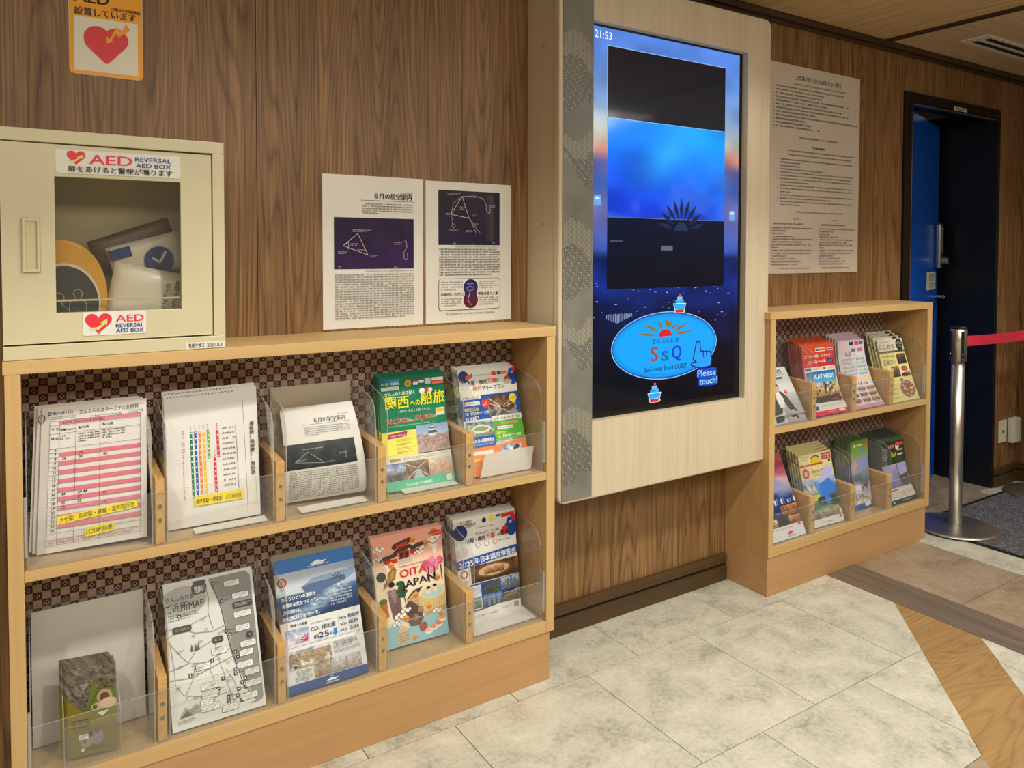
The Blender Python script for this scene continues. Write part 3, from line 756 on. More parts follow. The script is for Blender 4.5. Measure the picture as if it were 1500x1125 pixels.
while yy < 1.521:
    xx = 0.003 + (pitch / 2 if row % 2 else 0); k = 0
    while xx < 0.109:
        zn = strip_zone(xx, yy); cx, cy = xx / 0.1115 * 100, (1 - yy / 1.5245) * 100; kq = 0.1115 / 1.5245
        if zn == 1:
            flower = (k + row) % 3 == 0
            P.layer = 1
            P.ell(cx, cy, 3.5, 3.5 * kq, '4c4a44', 6)
            P.layer = 4
            if flower: P.ell(cx, cy, 1.9, 1.9 * kq, 'c8c4b2', 6); P.layer = 8; P.ell(cx, cy, 0.8, 0.8 * kq, '3c3a34', 5)
            else: P.ell(cx, cy, 1.7, 1.7 * kq, '8d897c', 6)
        elif zn == 2:
            P.layer = 1; P.ell(cx, cy, 3.9, 3.4 * kq, '918d7c', 6)
            P.layer = 4
            if (k + row) % 2 == 0: P.ell(cx, cy, 1.5, 2.0 * kq, '34332d', 4)
        elif zn == 3:
            P.layer = 1
            for q in (-1, 1): P.ell(cx + q * 1.9, cy, 0.8, 0.8 * kq, '5e5b52', 4)
        xx += pitch; k += 1
    yy += pitch * 0.866; row += 1
P.layer = 10
P.build('strip_pattern', Flat(1.2930, 0.4915, 1.4045, 2.016, KY - 0.0016), 'metal_print', st, 0.00002)

# ------------------------------------------------------------------ what the screen shows
SX0, SX1, SZ0, SZ1 = 1.4062, 2.0620, 0.7330, 1.8930
sw, sh = SX1 - SX0, SZ1 - SZ0
def sx(x): return (x - SX0) / sw * 100
def sz(z): return (SZ1 - z) / sh * 100
P = Print(sw, sh)
def skyfn(u, v):
    c = gradc([(0, '4f7fd6'), (0.10, '5c86d0'), (0.20, '7c9cc6'), (0.27, 'a9a89c'), (0.315, 'c07e70'), (0.345, '5a5c94'), (0.40, '3f62b4'), (0.47, '6c6ca8'), (0.58, '3a58b0'), (0.60, '0a2468'), (0.66, '0c2878'), (0.76, '06143c'), (0.88, '040a1c'), (1, '03060f')], v)
    n = vnoise(u * 9, v * 22, 4); k = 1 + (n - 0.5) * (0.25 if v < 0.58 else 0.8)
    return tuple(min(255, q * k) for q in c)
P.pic(0, 0, 100, 100, skyfn, 36, 110)
r_ = random.Random(3)
for i in range(70):
    x = r_.random() * 92 + 2; y = 66 + r_.random() ** 1.6 * 12; a = r_.random()
    P.rect(x, y, x + 0.3 + a * 1.4, y + 0.12 + 0.15 * a, ('5b74b4', '3c58a0', '8fa0cc')[i % 3])
P.text('21:53', sx(1.4262), sz(1.8595), 2.7, 'e8f0ff', 0.01, outline=('1a3ec0', 0.05))
vx0, vx1 = sx(1.4780), sx(1.9915)
def top_(u, v):
    c = mixc(H('15161c'), H('24242a'), v); return c
P.pic(vx0 - 0.4, sz(1.843), vx1 + 0.4, sz(1.626), lambda u, v: H('8fb4f0'))
P.pic(vx0, sz(1.8405), vx1, sz(1.6275), top_, 1, 6)
def blue_(u, v):
    c = mixc(H('1f9cff'), H('1540d0'), v * 1.05 + (0.5 - u) * 0.35); n = vnoise(u * 4, v * 5, 8); m = vnoise(u * 9, v * 9, 2)
    k = 0.88 + n * 0.25; c = tuple(q * k for q in c)
    w = max(0, 1 - abs(u + v * 0.4 - 0.62) * 4) * max(0, 1 - abs(v - 0.3) * 2.2); c = mixc(c, H('3fc0ff'), w * 0.7)
    return mixc(c, H('6a86f4'), max(0, m - 0.5) * v)
P.pic(vx0, sz(1.6255), vx1, sz(1.3270), blue_, 40, 30)
P.pic(vx0, sz(1.3245), vx1, sz(1.1055), lambda u, v: mixc(H('0a1830'), H('050c18'), v + 0.3 * (vnoise(u * 8, v * 5) - 0.5)), 12, 8)
for i in range(9):   # dark sunflower silhouette
    a = R(14 + i * 19); cx, cy = sx(1.79), sz(1.287); k = sw / sh
    ux, uy = cos(a), -sin(a) * k; nx, ny = sin(a), cos(a) * k
    P.poly([(cx + ux * 5.5, cy + uy * 5.5), (cx + ux * 11 + nx * 1.3, cy + uy * 11 + ny * 1.3), (cx + ux * 17, cy + uy * 17), (cx + ux * 11 - nx * 1.3, cy + uy * 11 - ny * 1.3)], '1a2a4c')
P.ell(sx(1.79), sz(1.287), 4.6, 4.6 * k, '223250', 16, 0, 180)
for i, (x, z) in enumerate(((1.44, 1.375), (2.03, 1.345))): P.rr(sx(x) - 2.2, sz(z) - 1.4, sx(x) + 2.2, sz(z) + 1.4, '6fa4e0', 1); P.rect(sx(x) - 1.2, sz(z) - 0.9, sx(x) + 1.2, sz(z) - 0.3, 'd8e6f8')
P.rect(sx(1.70), sz(1.24), sx(1.752), sz(1.225), '5a6678'); P.rect(sx(1.49), sz(1.255), sx(1.54), sz(1.252), '4a586e')
for i in range(15): P.rect(sx(1.475) + i * 1.1, sz(1.028) - 0.1 * (i % 3), sx(1.475) + i * 1.1 + 0.6, sz(1.028) + 0.5 + 1.9 * (1 - abs(i - 6) / 9), '7f93b6')
# oval button
ex, ey = sx(1.728), sz(0.9195); ea, eb = 34.6, 34.6 * 0.1045 / 0.2283 * sw / sh
P.ell(ex, ey, ea + 0.7, eb + 0.42, 'a8d8f8', 56); P.ell(ex, ey, ea + 0.3, eb + 0.25, '0c58b8', 56)
P.pic(0, 0, 0.01, 0.01, lambda u, v: H('000000'))
P.ell(ex, ey, ea - 0.3, eb - 0.2, '0e96ea', 56)
P.ell(ex + 0.4, ey - 0.1, ea - 2.0, eb - 1.1, '14a4f6', 48)
k = sw / sh * 0.66; cx, cy = sx(1.7218), sz(0.949)
P.ell(cx, cy, 4.5, 1.98, 'd42430', 24, 0, 180)
for a, r0, r1, wd, bend in ((8, 6.0, 19, 1.5, 0.6), (33, 6.4, 17, 1.8, 0.8), (62, 6.3, 12.5, 1.8, 1.2), (90, 6.3, 13.5, 2.1, 1.6), (115, 6.4, 12.2, 1.6, -0.8), (133, 6.6, 11.5, 1.4, -0.4), (152, 6.6, 17, 1.7, -0.4), (171, 6.6, 20, 1.4, 0.3)):
    A2 = R(180 - a); ux, uy = cos(A2), -sin(A2) * k; nx, ny = sin(A2), cos(A2) * k
    pts = [(r0, 0)] + [(r0 + (r1 - r0) * q, wd * sin(pi * q ** 0.8) * 0.6 + bend * sin(pi * q)) for q in (0.2, 0.4, 0.6, 0.8)] + [(r1, 0)] + [(r0 + (r1 - r0) * q, -wd * sin(pi * q ** 0.8) * 0.6 + bend * sin(pi * q)) for q in (0.8, 0.6, 0.4, 0.2)]
    P.poly([(cx + ux * p + nx * q, cy + uy * p + ny * q) for p, q in pts], '8a6f30')
k = sw / sh
P.text('さんふらわあ', sx(1.6642), sz(0.9275), 1.55, '14305c', 0.005, fit=18)
P.text('S', sx(1.6580), sz(0.8722), 5.7, 'a4482c', 0.03, fit=5.0); P.text('s', sx(1.7045), sz(0.8700), 5.9, '1a6cb0', 0.03, fit=5.0); P.text('Q', sx(1.7520), sz(0.8730), 5.3, '1c3cc8', 0.03, fit=6.4)
P.text('SunFlower Smart QUEST', sx(1.6330), sz(0.8395), 1.9, '10305c', 0.012, fit=28.5)
hand = [(0, 0), (2.6, -10.6), (4.2, -11.2), (5.3, -10.2), (6.2, -4.2), (8.0, -4.8), (8.9, -3.9), (10.6, -4.6), (11.6, -3.7), (13.2, -4.2), (14.3, -3.0), (15.0, 1.6), (14.2, 5.4), (6.0, 6.2), (1.0, 4.8), (-1.6, 3.4), (-0.8, 2.0), (3.0, 2.4)]
hx0, hy0 = sx(1.8379) + 1.5, sz(0.9241) + 5.08
hp = [(hx0 + a * 0.9, hy0 + b * 0.454) for a, b in hand]
P.poly(hp, '2a9ef0'); P.line(hp + [hp[0]], 0.7, '0c2c86')
for a in (8.0, 10.6): P.line([(hx0 + a * 0.9, hy0 - 2.0), (hx0 + a * 0.9 + 0.4, hy0 - 0.3)], 0.6, '0c2c86')
P.rr(sx(1.8660), sz(0.8300), sx(1.9600), sz(0.7985), '1c4cc0', 1.2); P.rr(sx(1.8750), sz(0.8020), sx(1.9670), sz(0.7710), '1c4cc0', 1.2)
P.text('Please', sx(1.8697), sz(0.8045), 2.7, '9fdcff', 0.02, fit=13.2); P.text('touch!', sx(1.8786), sz(0.7770), 2.7, '9fdcff', 0.02, fit=13.0)
for x, z in ((1.7846, 1.0460), (1.6762, 0.7640)):
    a, b = sx(x), sz(z)
    P.poly([(a - 4.4, b - 0.6), (a + 4.4, b - 0.6), (a + 3.0, b + 2.1), (a - 3.0, b + 2.1)], 'e6f4ff'); P.poly([(a - 4.1, b - 0.4), (a + 4.1, b - 0.4), (a + 3.2, b + 1.0), (a - 3.2, b + 1.0)], '3aa8e8')
    P.poly([(a - 3.2, b + 1.1), (a + 3.2, b + 1.1), (a + 2.7, b + 2.0), (a - 2.7, b + 2.0)], 'd42c34'); P.rr(a - 2.8, b - 1.6, a + 2.8, b - 0.6, '4ab4ee', 0.6); P.rr(a - 1.8, b - 2.5, a + 1.8, b - 1.6, '6cc4f2', 0.6)
    P.rect(a - 0.4, b - 3.3, a + 0.9, b - 2.4, 'e04858')
    for q in range(4): P.circ(a - 1.7 + q * 1.1, b - 1.1, 0.28, '14406c', 8)
    P.circ(a + 3.3, b + 1.6, 0.7, 'e8dc8c', 8)
# soft reflections are left to the glass; a black bezel surrounds the picture
P.build('screen_picture', Flat(SX0, SZ0, SX1, SZ1, SY), 'lit_screen', ds, 0.000015)

# ------------------------------------------------------------------ wall papers
def sheet_flat(name, x0, z0, x1, z1, label, cat, mat='paper_white', t=0.0015, y=0.0, r=0.0, group=None, printmat_='matt_print', draw=None, parent=None):
    if r: o = prism(name, rrect(x0, z0, x1, z1, r), 'y', y - t, y - 0.0003, mat, parent)
    else: o = box(name, (x0, y - t, z0), (x1, y - 0.0003, z1), mat, parent, 0)
    if label: tag(o, label, cat, group)
    P = Print(x1 - x0, z1 - z0); draw(P)
    P.build('print', Flat(x0, z0, x1, z1, y - t), printmat_, o); return o
def heart(P, cx, cy, s, c, asym=0.0):
    k = P.w / P.h; pts = []
    for i in range(40):
        a = 2 * pi * i / 40; x = 16 * sin(a) ** 3 / 16; y = (13 * cos(a) - 5 * cos(2 * a) - 2 * cos(3 * a) - cos(4 * a)) / 16
        pts.append((cx + x * s, cy - y * s * k))
    P.poly(pts, c)
def d_aed(P):
    P.rr(0.6, 0.3, 99.4, 99.7, 'f2a41c', 5)
    P.rect(6.8, 51.2, 92.8, 96.5, 'e4dfca')
    P.text('AED', 7, 39.0, 14.6, '15120c', 0.035, fit=47); P.text('(自動体外式除細動器)', 57, 42.8, 3.4, '20180c', 0.02, fit=40)
    P.text('設置しています', 7.5, 49.2, 7.2, '15120c', 0.035, fit=83)
    P.poly([(19.2, 68.1), (20.4, 64), (25.8, 60), (32, 58.2), (39.7, 57.7), (46, 59), (50.4, 60.9), (55.7, 58.7), (62, 57.7), (68.5, 58.1), (75, 60.9), (79, 64.6), (80, 68.6), (77, 73), (53.6, 87.7), (50.4, 89), (47, 88.6), (21.6, 74.8), (20, 72)], 'dc3034')
    P.poly([(49.6, 65.4), (50, 71.4), (59.4, 69.3), (56.6, 68.1), (63.2, 62.6), (66.8, 65), (75, 61.1), (82.2, 57.7), (77, 52.2), (70.6, 59.4), (63, 56.4), (54.1, 67.3)], 'f2a02a')
sheet_flat('wall_sign', 0.0845, 1.6085, 0.2300, 1.868, 'orange AED sign with a red heart and lightning arrow high on the walnut wall', 'sign', 'paper_white', 0.0020, 0, 0.012, None, 'gloss_print', d_aed)
NAVY = '2a1838'
def starmap(P, x0, y0, x1, y1, c0, c1, seed):
    P.noisy(x0, y0, x1, y1, [(0, c0), (1, c1)], 0.4, 3, seed, (20, 14), 0.35)
    for i in range(14):
        x = x0 + (x1 - x0) * (0.03 + 0.94 * vnoise(i * 3.3, seed)); P.line([(x, y0 + 0.5), (x + 0.6, y0 + (y1 - y0) * (0.3 + 0.5 * vnoise(i, 9 + seed)))], 0.25, '3c2a4c')
def d_star1(P):
    P.text('さんふらわあ', 76, 11.0, 1.7, '181818', 0.03, fit=12.5); P.text('６月の星空案内', 50, 14.6, 4.4, '141414', 0.06, fit=38)
    P.line([(36, 16.0), (91, 16.0)], 0.35, '282828'); P.lines(38, 17.5, 90, 25.2, 5, '303030', 1.0, 0.3, 2)
    starmap(P, 10.5, 27.6, 90, 61.2, '26173a', '35204c', 3)
    L = 'd8d0dc'
    P.line([(33, 38), (19, 46), (43, 52), (33, 38)], 0.35, L); P.line([(19, 46), (24, 43.5), (24, 48.5)], 0.3, L)
    P.line([(80, 42.5), (82, 43), (82.5, 47), (79.5, 50), (79.5, 54.5), (81.5, 55.5), (83.5, 54), (83, 50.5)], 0.3, L)
    for i, (x, y, w) in enumerate(((28, 35.2, 18), (14, 49.5, 9), (44, 51.8, 9), (69, 43.2, 9), (25, 44.2, 9), (14, 59, 3), (43, 60, 2), (69, 59.6, 3))): P.lines(x, y, x + w, y + 2.0, 2, L, 1, 0.8, 20 + i)
    P.lines(32, 48.0, 40, 49.2, 1, 'd8b060', 1, 1, 4); P.lines(40, 62.2, 90, 63.2, 1, '404040', 1, 1, 7)
    P.lines(11, 64.2, 90, 94.2, 19, '262626', 1.0, 0.88, 5)
sheet_flat('notice_sheet', 0.6470, 1.0150, 0.9350, 1.4225, 'white laminated star guide sheet with wide purple chart, left of the wall pair', 'poster', 'paper_white', 0.0012, 0, 0, None, 'gloss_print', d_star1)
def d_star2(P):
    starmap(P, 14, 6.0, 86, 44.8, '1f1522', '2c2244', 6)
    L = 'd8d0dc'; P.pic(68, 8, 78, 42, lambda u, v: mixc(H('2e2430'), H('4a3c42'), u), 2, 1)
    P.line([(41, 10), (28, 23), (49, 25.5), (41, 10)], 0.45, L)
    P.line([(41, 10), (55, 9.2), (66, 11), (69, 15), (70, 20), (73, 22), (74.5, 20.5), (73, 17)], 0.3, L)
    P.line([(41, 10), (31, 15), (28, 23), (30, 28), (29, 31), (31, 33), (33, 31), (31, 29.5)], 0.25, L)
    P.line([(49, 25.5), (54, 29), (58, 33.5), (62, 35.5)], 0.3, L); P.line([(50, 26), (55, 33), (57, 36)], 0.3, L)
    for i, (x, y, w) in enumerate(((24, 7.6, 15), (22, 22, 6), (52, 22.5, 7), (73, 15.5, 8), (25, 33, 12), (45, 34, 9), (53, 29, 7), (30, 43, 4), (54, 43.4, 2), (76, 42.6, 4))): P.lines(x, y, x + w, y + 1.7, 2, L, 1, 0.8, 30 + i)
    P.lines(49, 9.8, 58, 11, 1, 'c07080', 1, 1, 4); P.lines(38, 17, 44, 20, 2, 'd8b060', 1, 0.8, 4)
    P.lines(33, 45.6, 86, 46.5, 1, '404040', 1, 1, 7); P.lines(14.5, 47, 86, 67, 11, '262626', 1.0, 0.85, 9)
    for q, c in ((0, '202020'), (0.35, 'dcd9cf')): P.rr(14 + q, 68.6 + q * 0.7, 86 - q, 91.2 - q * 0.7, c, 3)
    for (a, b, y0, y1, s) in ((16.5, 41, 70.4, 77.5, 1), (60, 84, 70.4, 76.5, 2), (16.5, 41, 82.5, 88.6, 3), (60, 84, 82.0, 88.6, 4)): P.lines(a, y0, b, y1, 4, '303030', 1, 0.7, 50 + s)
    P.text('早朝明けの空に', 16, 80.8, 2.5, '141414', 0.035, fit=26); P.text('明星金星と土星', 59.5, 80.8, 2.5, '141414', 0.035, fit=24)
    P.ell(50.5, 75.2, 8.4, 6.0, '202a5c', 24); P.ell(50.5, 84.2, 8.6, 6.0, '5c2438', 24); P.pic(43.5, 75, 57.5, 84, lambda u, v: mixc(H('2a2c60'), H('5a2640'), v), 2, 6)
    P.ell(50, 76, 4.4, 1.8, '8c90b8', 16); P.ell(50, 76, 3.8, 1.4, '2c3468', 16); P.lines(46, 72, 55, 73.2, 1, 'd0d0e0', 1, 1, 3)
    P.line([(50, 78), (47, 84), (51, 88)], 0.5, 'e0c8d0'); P.lines(22, 93.0, 80, 94.6, 1, '404040', 0.8, 1, 8)
sheet_flat('notice_sheet', 0.9435, 1.0155, 1.2275, 1.4200, 'white laminated star guide sheet with dark square chart, right of the wall pair', 'poster', 'paper_white', 0.0012, 0, 0, None, 'gloss_print', d_star2)
def d_notice(P):
    P.text('お客様が守らなければならない事項', 29, 6.6, 2.6, '202030', 0.02, fit=49)
    P.lines(27, 8.2, 85, 9.4, 1, '303040', 0.9, 1, 3)
    y = 10.2
    for i, e in enumerate((82, 60, 56, 88, 62, 80, 88, 50, 97, 40, 46, 54)):
        P.text(str(i + 1), 6.6, y + 1.0, 1.1, '303040'); P.lines(9, y, e, y + 1.45, 1, '303040', 0.9, 1, 60 + i); y += 1.72
    P.lines(33, 33.6, 76, 35.0, 1, '303040', 0.9, 1, 5)
    P.text('To passengers', 46, 38.9, 1.7, '303040', 0.01, fit=15)
    P.text('For your own safety, passengers must not engage in any of the following modes of', 22, 41.2, 1.25, '303040', 0.0, fit=72)
    P.text('conduct under the Marine Transportation Act and conditions of Transportation', 22, 43.2, 1.25, '303040', 0.0, fit=68)
    y = 45.6
    T = ['Unauthorized operation of the ship steering equipment, steering machinery, sensor and other', 'facilities and equipment', 'Going into restricted areas', 'Smoking in places on board where smoking is prohibited',
         'Unauthorized operation or movement of fire extinguisher, alarm device, life jacket and other devices', 'Unauthorized operation or movement of equipment specific for control and other disposal of cargo',
         'Unauthorized operation or movement of stairs vehicles and other equipment for the boarding', 'passengers and vehicle to prevent falls', 'Unauthorized movement of watercraft, surveillance camera and other items in various',
         'Throwing or dropping objects into sea, bottles or pieces of trash that will cause damage to the ship or', 'people or cargo', 'Disposal from the ship into the sea of any articles that are prohibited from being disposed of in the sea',
         'Behaving in such a way that will discomfort or annoy other passengers', 'Behaving in such a way that will become unfit to board the ship, continuous public activity or assembled', 'others public nuisance']
    E_ = [93, 34, 34, 58, 93, 90, 90, 43, 93, 93, 22, 92, 68, 92, 34]; nb = 1
    for i, s in enumerate(T):
        if i not in (1, 7, 10, 14): P.text(str(nb) + '.', 11, y, 1.15, '303040'); nb += 1
        P.text(s, 14, y, 1.15, '303040', 0.004, fit=max(10, E_[i] - 14)); y += 1.55
    P.text('※ If you wish to see Transit Clauses, please ask Information Desk.', 30, 70.6, 1.2, '303040', 0.0, fit=52)
    P.lines(28, 73.2, 34, 74.2, 1, '40404c', 0.9, 1, 8); P.lines(70, 73.2, 76, 74.2, 1, '40404c', 0.9, 1, 18)
    for a, b, s in ((6, 48, 1), (55, 95, 2)):
        P.lines(a + 2, 75.4, b - 3, 76.8, 1, '484856', 0.9, 0.8, 7 + s)
        y = 77.6
        for i, e in enumerate((b, a + 16, a + 12, a + 22, b, a + 32, b - 2, a + 6, b, b - 2, a + 16, a + 24, a + 30, a + 28)):
            P.lines(a, y, e, y + 1.1, 1, '484856', 0.9, 1, 80 + i + 20 * s); y += 1.34
    P.lines(14, 97.0, 46, 98.0, 1, '484856', 0.9, 1, 8); P.lines(58, 97.0, 92, 98.0, 1, '484856', 0.9, 1, 9)
plain('notice_board_face', 'cbbfae', 0.25)
sheet_flat('notice_board', 2.3850, 1.1360, 2.9850, 1.9555, 'tall pale rules board for passengers, between the screen panel and the blue door', 'sign', 'notice_board_face', 0.0040, 0, 0.008, None, 'gloss_print', d_notice)

# ------------------------------------------------------------------ cream wall box with the defibrillator
ab = thing('defibrillator_box', 'cream steel AED box with a window, standing on the left cabinet', 'box', (0.162, -0.1, ZT))
BX0, BX1, BZ0, BZ1, BY = -0.0405, 0.3625, ZT + 0.0006, 1.4550, -0.2002
box('bottom_rail', (BX0, BY, BZ0), (BX1, -0.012, 1.0370), 'beige_steel', ab, 0.0015)
box('top_rail', (BX0, BY, 1.4300), (BX1, -0.012, BZ1), 'beige_steel', ab, 0.0015)
box('side_wall', (0.3385, BY + 0.0003, 1.0373), (BX1, -0.012, 1.4297), 'beige_steel', ab, 0.001)
box('side_wall', (BX0, BY + 0.022, 1.0373), (BX0 + 0.012, -0.012, 1.4297), 'beige_steel', ab, 0.001)
box('back_wall', (BX0 + 0.0123, -0.016, 1.0373), (0.3382, -0.012, 1.4297), 'beige_steel_inner', ab, 0)
WX0, WX1, WZ0, WZ1 = 0.0475, 0.2743, 1.0980, 1.3650; DX0, DX1, DZ0, DZ1 = BX0 + 0.001, 0.3362, 1.0405, 1.4265
door = framed('door', [(DX0, DZ0), (DX1, DZ0), (DX1, DZ1), (DX0, DZ1)], [(WX0, WZ0), (WX1, WZ0), (WX1, WZ1), (WX0, WZ1)], BY + 0.0005, BY + 0.018, 'beige_steel', ab, 0.0012)
edged(box('window_pane', (WX0 + 0.0005, BY + 0.006, WZ0 + 0.0005), (WX1 - 0.0005, BY + 0.009, WZ1 - 0.0005), 'window_glass', door, 0), 'window_glass')
hd = framed('pull_handle', [(-0.0065, 1.1795), (0.0225, 1.1795), (0.0225, 1.2835), (-0.0065, 1.2835)], [(-0.0010, 1.1850), (0.0170, 1.1850), (0.0170, 1.2780), (-0.0010, 1.2780)], BY - 0.004, BY + 0.0003, 'beige_steel', door, 0.001)
box('handle_recess', (-0.0009, BY - 0.0006, 1.1851), (0.0169, BY + 0.0002, 1.2779), 'beige_steel_inner', door, 0)
def d_l1(P):
    heart(P, 15.5, 30, 7.2, 'e03a44'); P.poly([(9.5, 44), (14, 43), (17, 36), (15.6, 32), (20.5, 20), (20.8, 36), (18.6, 35), (15, 50), (10.5, 53)], 'c8d880')
    P.text('AED', 25.5, 56, 58, 'e03a54', 0.03, fit=34); P.text('REVERSAL', 62, 34, 26, '2a3f88', 0.02, fit=30); P.text('AED BOX', 62.5, 60, 26, '2a3f88', 0.02, fit=29.5)
    P.text('扉をあけると警報が鳴ります', 9, 91, 29, '25231e', 0.01, fit=84)
def d_l2(P):
    heart(P, 24, 45, 21, 'e03a44'); P.poly([(9, 66), (20, 66), (30, 52), (27, 46), (38, 30), (37, 56), (33, 55), (24, 76), (12, 80)], 'c8d880')
    P.text('AED', 51, 46, 42, 'e03a54', 0.03, fit=45); P.text('REVERSAL', 51, 70, 24, '2a3f88', 0.02, fit=45); P.text('AED BOX', 51, 92, 24, '2a3f88', 0.02, fit=45)
o = sheet_flat('door_label', 0.0500, 1.3725, 0.2748, 1.4190, None, None, 'paper_white', 0.0010, BY + 0.0003, 0.003, None, 'gloss_print', d_l1, door)
o = sheet_flat('door_label', 0.0922, 1.0505, 0.2058, 1.0980, None, None, 'paper_white', 0.0010, BY + 0.0003, 0.004, None, 'gloss_print', d_l2, door)
sheet_flat('date_label', 0.2820, 1.0110, 0.3610, 1.0250, None, None, 'paper_white', 0.0006, BY - 0.0001, 0, None, 'matt_print', lambda P: (P.text('電極交換日', 6, 80, 74, '202020', 0.01, fit=40), P.text('2021.8.3', 53, 80, 74, '202020', 0.01, fit=40)), ab)
# what lies behind the window
cs = thing('defibrillator_case', 'round yellow and dark grey AED carry case behind the box window', 'case', (0.075, -0.11, 1.0378))
def disc_y(name, cx, cz, rx, rz, y0, y1, mat, parent, bev=0.0, n=40, zmin=None):
    pts = [(cx + rx * cos(2 * pi * i / n), cz + rz * sin(2 * pi * i / n)) for i in range(n)]
    if zmin is not None: pts = [(x, max(zmin, z)) for x, z in pts]; pts = [p for i, p in enumerate(pts) if p != pts[i - 1]]
    return prism(name, pts, 'y', y0, y1, mat, parent, bev)
cb_ = disc_y('case_shell', 0.058, 1.128, 0.082, 0.116, -0.150, -0.060, 'case_yellow', cs, 0.008, zmin=1.0385)
disc_y('case_front', 0.062, 1.110, 0.062, 0.080, -0.1545, -0.1505, 'case_dark', cs, 0, zmin=1.0400)
disc_y('case_rim', 0.062, 1.111, 0.0655, 0.0845, -0.1525, -0.1502, 'bag_white', cs, 0, zmin=1.0390)
P = Print(0.12, 0.12)
P.pic(12, 70, 88, 98, lambda u, v: mixc(H('2c3036'), H('202329'), v), 1, 1)
for cx, cy, s in ((44, 40, 1.0), (72, 33, 0.8)):
    P.line([(cx + 8 * s * cos(R(a)), cy + 10 * s * sin(R(a))) for a in range(120, 421, 20)], 1.0, 'b0a8a0')
    P.line([(cx - 16 * s, cy + 36 * s), (cx - 15 * s, cy + 18 * s), (cx - 4 * s, cy + 10 * s)], 1.0, 'b0a8a0'); P.line([(cx + 16 * s, cy + 36 * s), (cx + 15 * s, cy + 18 * s), (cx + 4 * s, cy + 10 * s)], 1.0, 'b0a8a0')
heart(P, 52, 80, 7, 'f0982c'); P.circ(78, 88, 4, 'a8a49c'); P.circ(78, 88, 3, '2c3036')
P.build('case_print', Flat(0.0, 1.052, 0.12, 1.172, -0.1545), 'matt_print', cs)
def pillow(name, c, w, h, t, rot, mat, label, cat, tilt=0, group=None, n=10):
    """a filled flexible pouch lying on its lower edge"""
    bm = bmesh.new(); rr_ = random.Random(len(label)); F = []; B = []
    for j in range(n + 1):
        for i in range(n + 1):
            u, v = i / n * 2 - 1, j / n * 2 - 1
            q = max(0, (1 - u ** 4) * (1 - v ** 4)) ** 0.5 * t / 2 * (0.85 + 0.3 * rr_.random())
            F.append(bm.verts.new((u * w / 2, -q - 0.0006, v * h / 2))); B.append(bm.verts.new((u * w / 2, q * 0.5 + 0.0006, v * h / 2)))
    for j in range(n):
        for i in range(n):
            a = j * (n + 1) + i
            bm.faces.new((F[a], F[a + 1], F[a + n + 2], F[a + n + 1])); bm.faces.new((B[a], B[a + n + 1], B[a + n + 2], B[a + 1]))
    per = [i for i in range(n + 1)] + [(n + 1) * k + n for k in range(1, n + 1)] + [(n + 1) * n + k for k in range(n - 1, -1, -1)] + [(n + 1) * k for k in range(n - 1, 0, -1)]
    for a, b in zip(per, per[1:] + per[:1]): bm.faces.new((F[a], B[a], B[b], F[b]))
    M = Matrix.Translation(c) @ Matrix.Rotation(R(rot), 4, 'Y') @ Matrix.Rotation(R(tilt), 4, 'X')
    bmesh.ops.transform(bm, matrix=M, verts=bm.verts)
    o = fin(name, bm, mat, None, True); tag(o, label, cat, group); return o, M
pb, M = pillow('kit_pouch', (0.222, -0.120, 1.112), 0.160, 0.140, 0.030, 12, 'bag_white', 'grey white pouch printed with small vertical writing, lowest behind the box window', 'pouch')
P = Print(0.16, 0.14); P.vtext('新型インフルエンザ', 76, 12, 8.5, '3a2c28', 0.02, 1.0); P.vtext('ガイドブック', 64, 18, 8.5, '3a2c28', 0.02)
P.build('print', lambda x, y, off: tuple(M @ Vector((x - 0.08, -0.0185 - off, y - 0.07))), 'matt_print', pb)
pb, M = pillow('kit_pouch', (0.225, -0.090, 1.205), 0.150, 0.085, 0.020, -16, 'bag_white', 'white pouch with a round blue badge, middle of the pouches behind the box window', 'pouch')
P = Print(0.15, 0.085); P.circ(62, 62, 20, '27407e', 28); P.line([(54, 52), (62, 68), (74, 44)], 3.2, 'd8d4c8'); P.rect(0, 8, 30, 34, '27407e'); P.text('CPV', 6, 84, 24, '31457c', 0.03)
P.build('print', lambda x, y, off: tuple(M @ Vector((x - 0.075, -0.0135 - off, y - 0.0425))), 'matt_print', pb)
pb, M = pillow('kit_pouch', (0.200, -0.060, 1.235), 0.170, 0.070, 0.020, -20, 'bag_brown', 'brown and navy wrapped bundle, rearmost behind the box window', 'pouch')
box('inner_strip', (BX0 + 0.0125, -0.19, 1.1200), (0.3380, -0.188, 1.1235), 'beige_steel', ab, 0)  # thin cream strip across the box, just behind the window pane

# ------------------------------------------------------------------ brochures
def brochure(name, label, cat, BL, BR, TL, TR, draw, body='paper_white', t=0.003, bend=(0, 0, 0), gloss=True, stack=0, sdir=(0, 0.0036, 0.0), slabel=None, sgroup=None, step=0.012, jit=0.0015):
    S = Bent(BL, BR, TL, TR, bend)
    r = thing(name, label, cat, (S.BL + S.BR) / 2)
    S.body('pages', t, body, r, 14 if any(bend) else 1)
    P = Print(S.w, S.h, step if any(bend) else None); draw(P)
    P.build('print', S, 'gloss_print' if gloss else 'matt_print', r, 0.00005)
    q = random.Random(len(label))
    for i in range(stack):
        k = i + 1
        copy_tree(r, (sdir[0] * k + q.uniform(-jit, jit), sdir[1] * k, sdir[2] * k + q.uniform(0, jit)), slabel, sgroup)
    return r
zm, zs = ZM + 0.0042, ZS + 0.0042
INK = '222226'
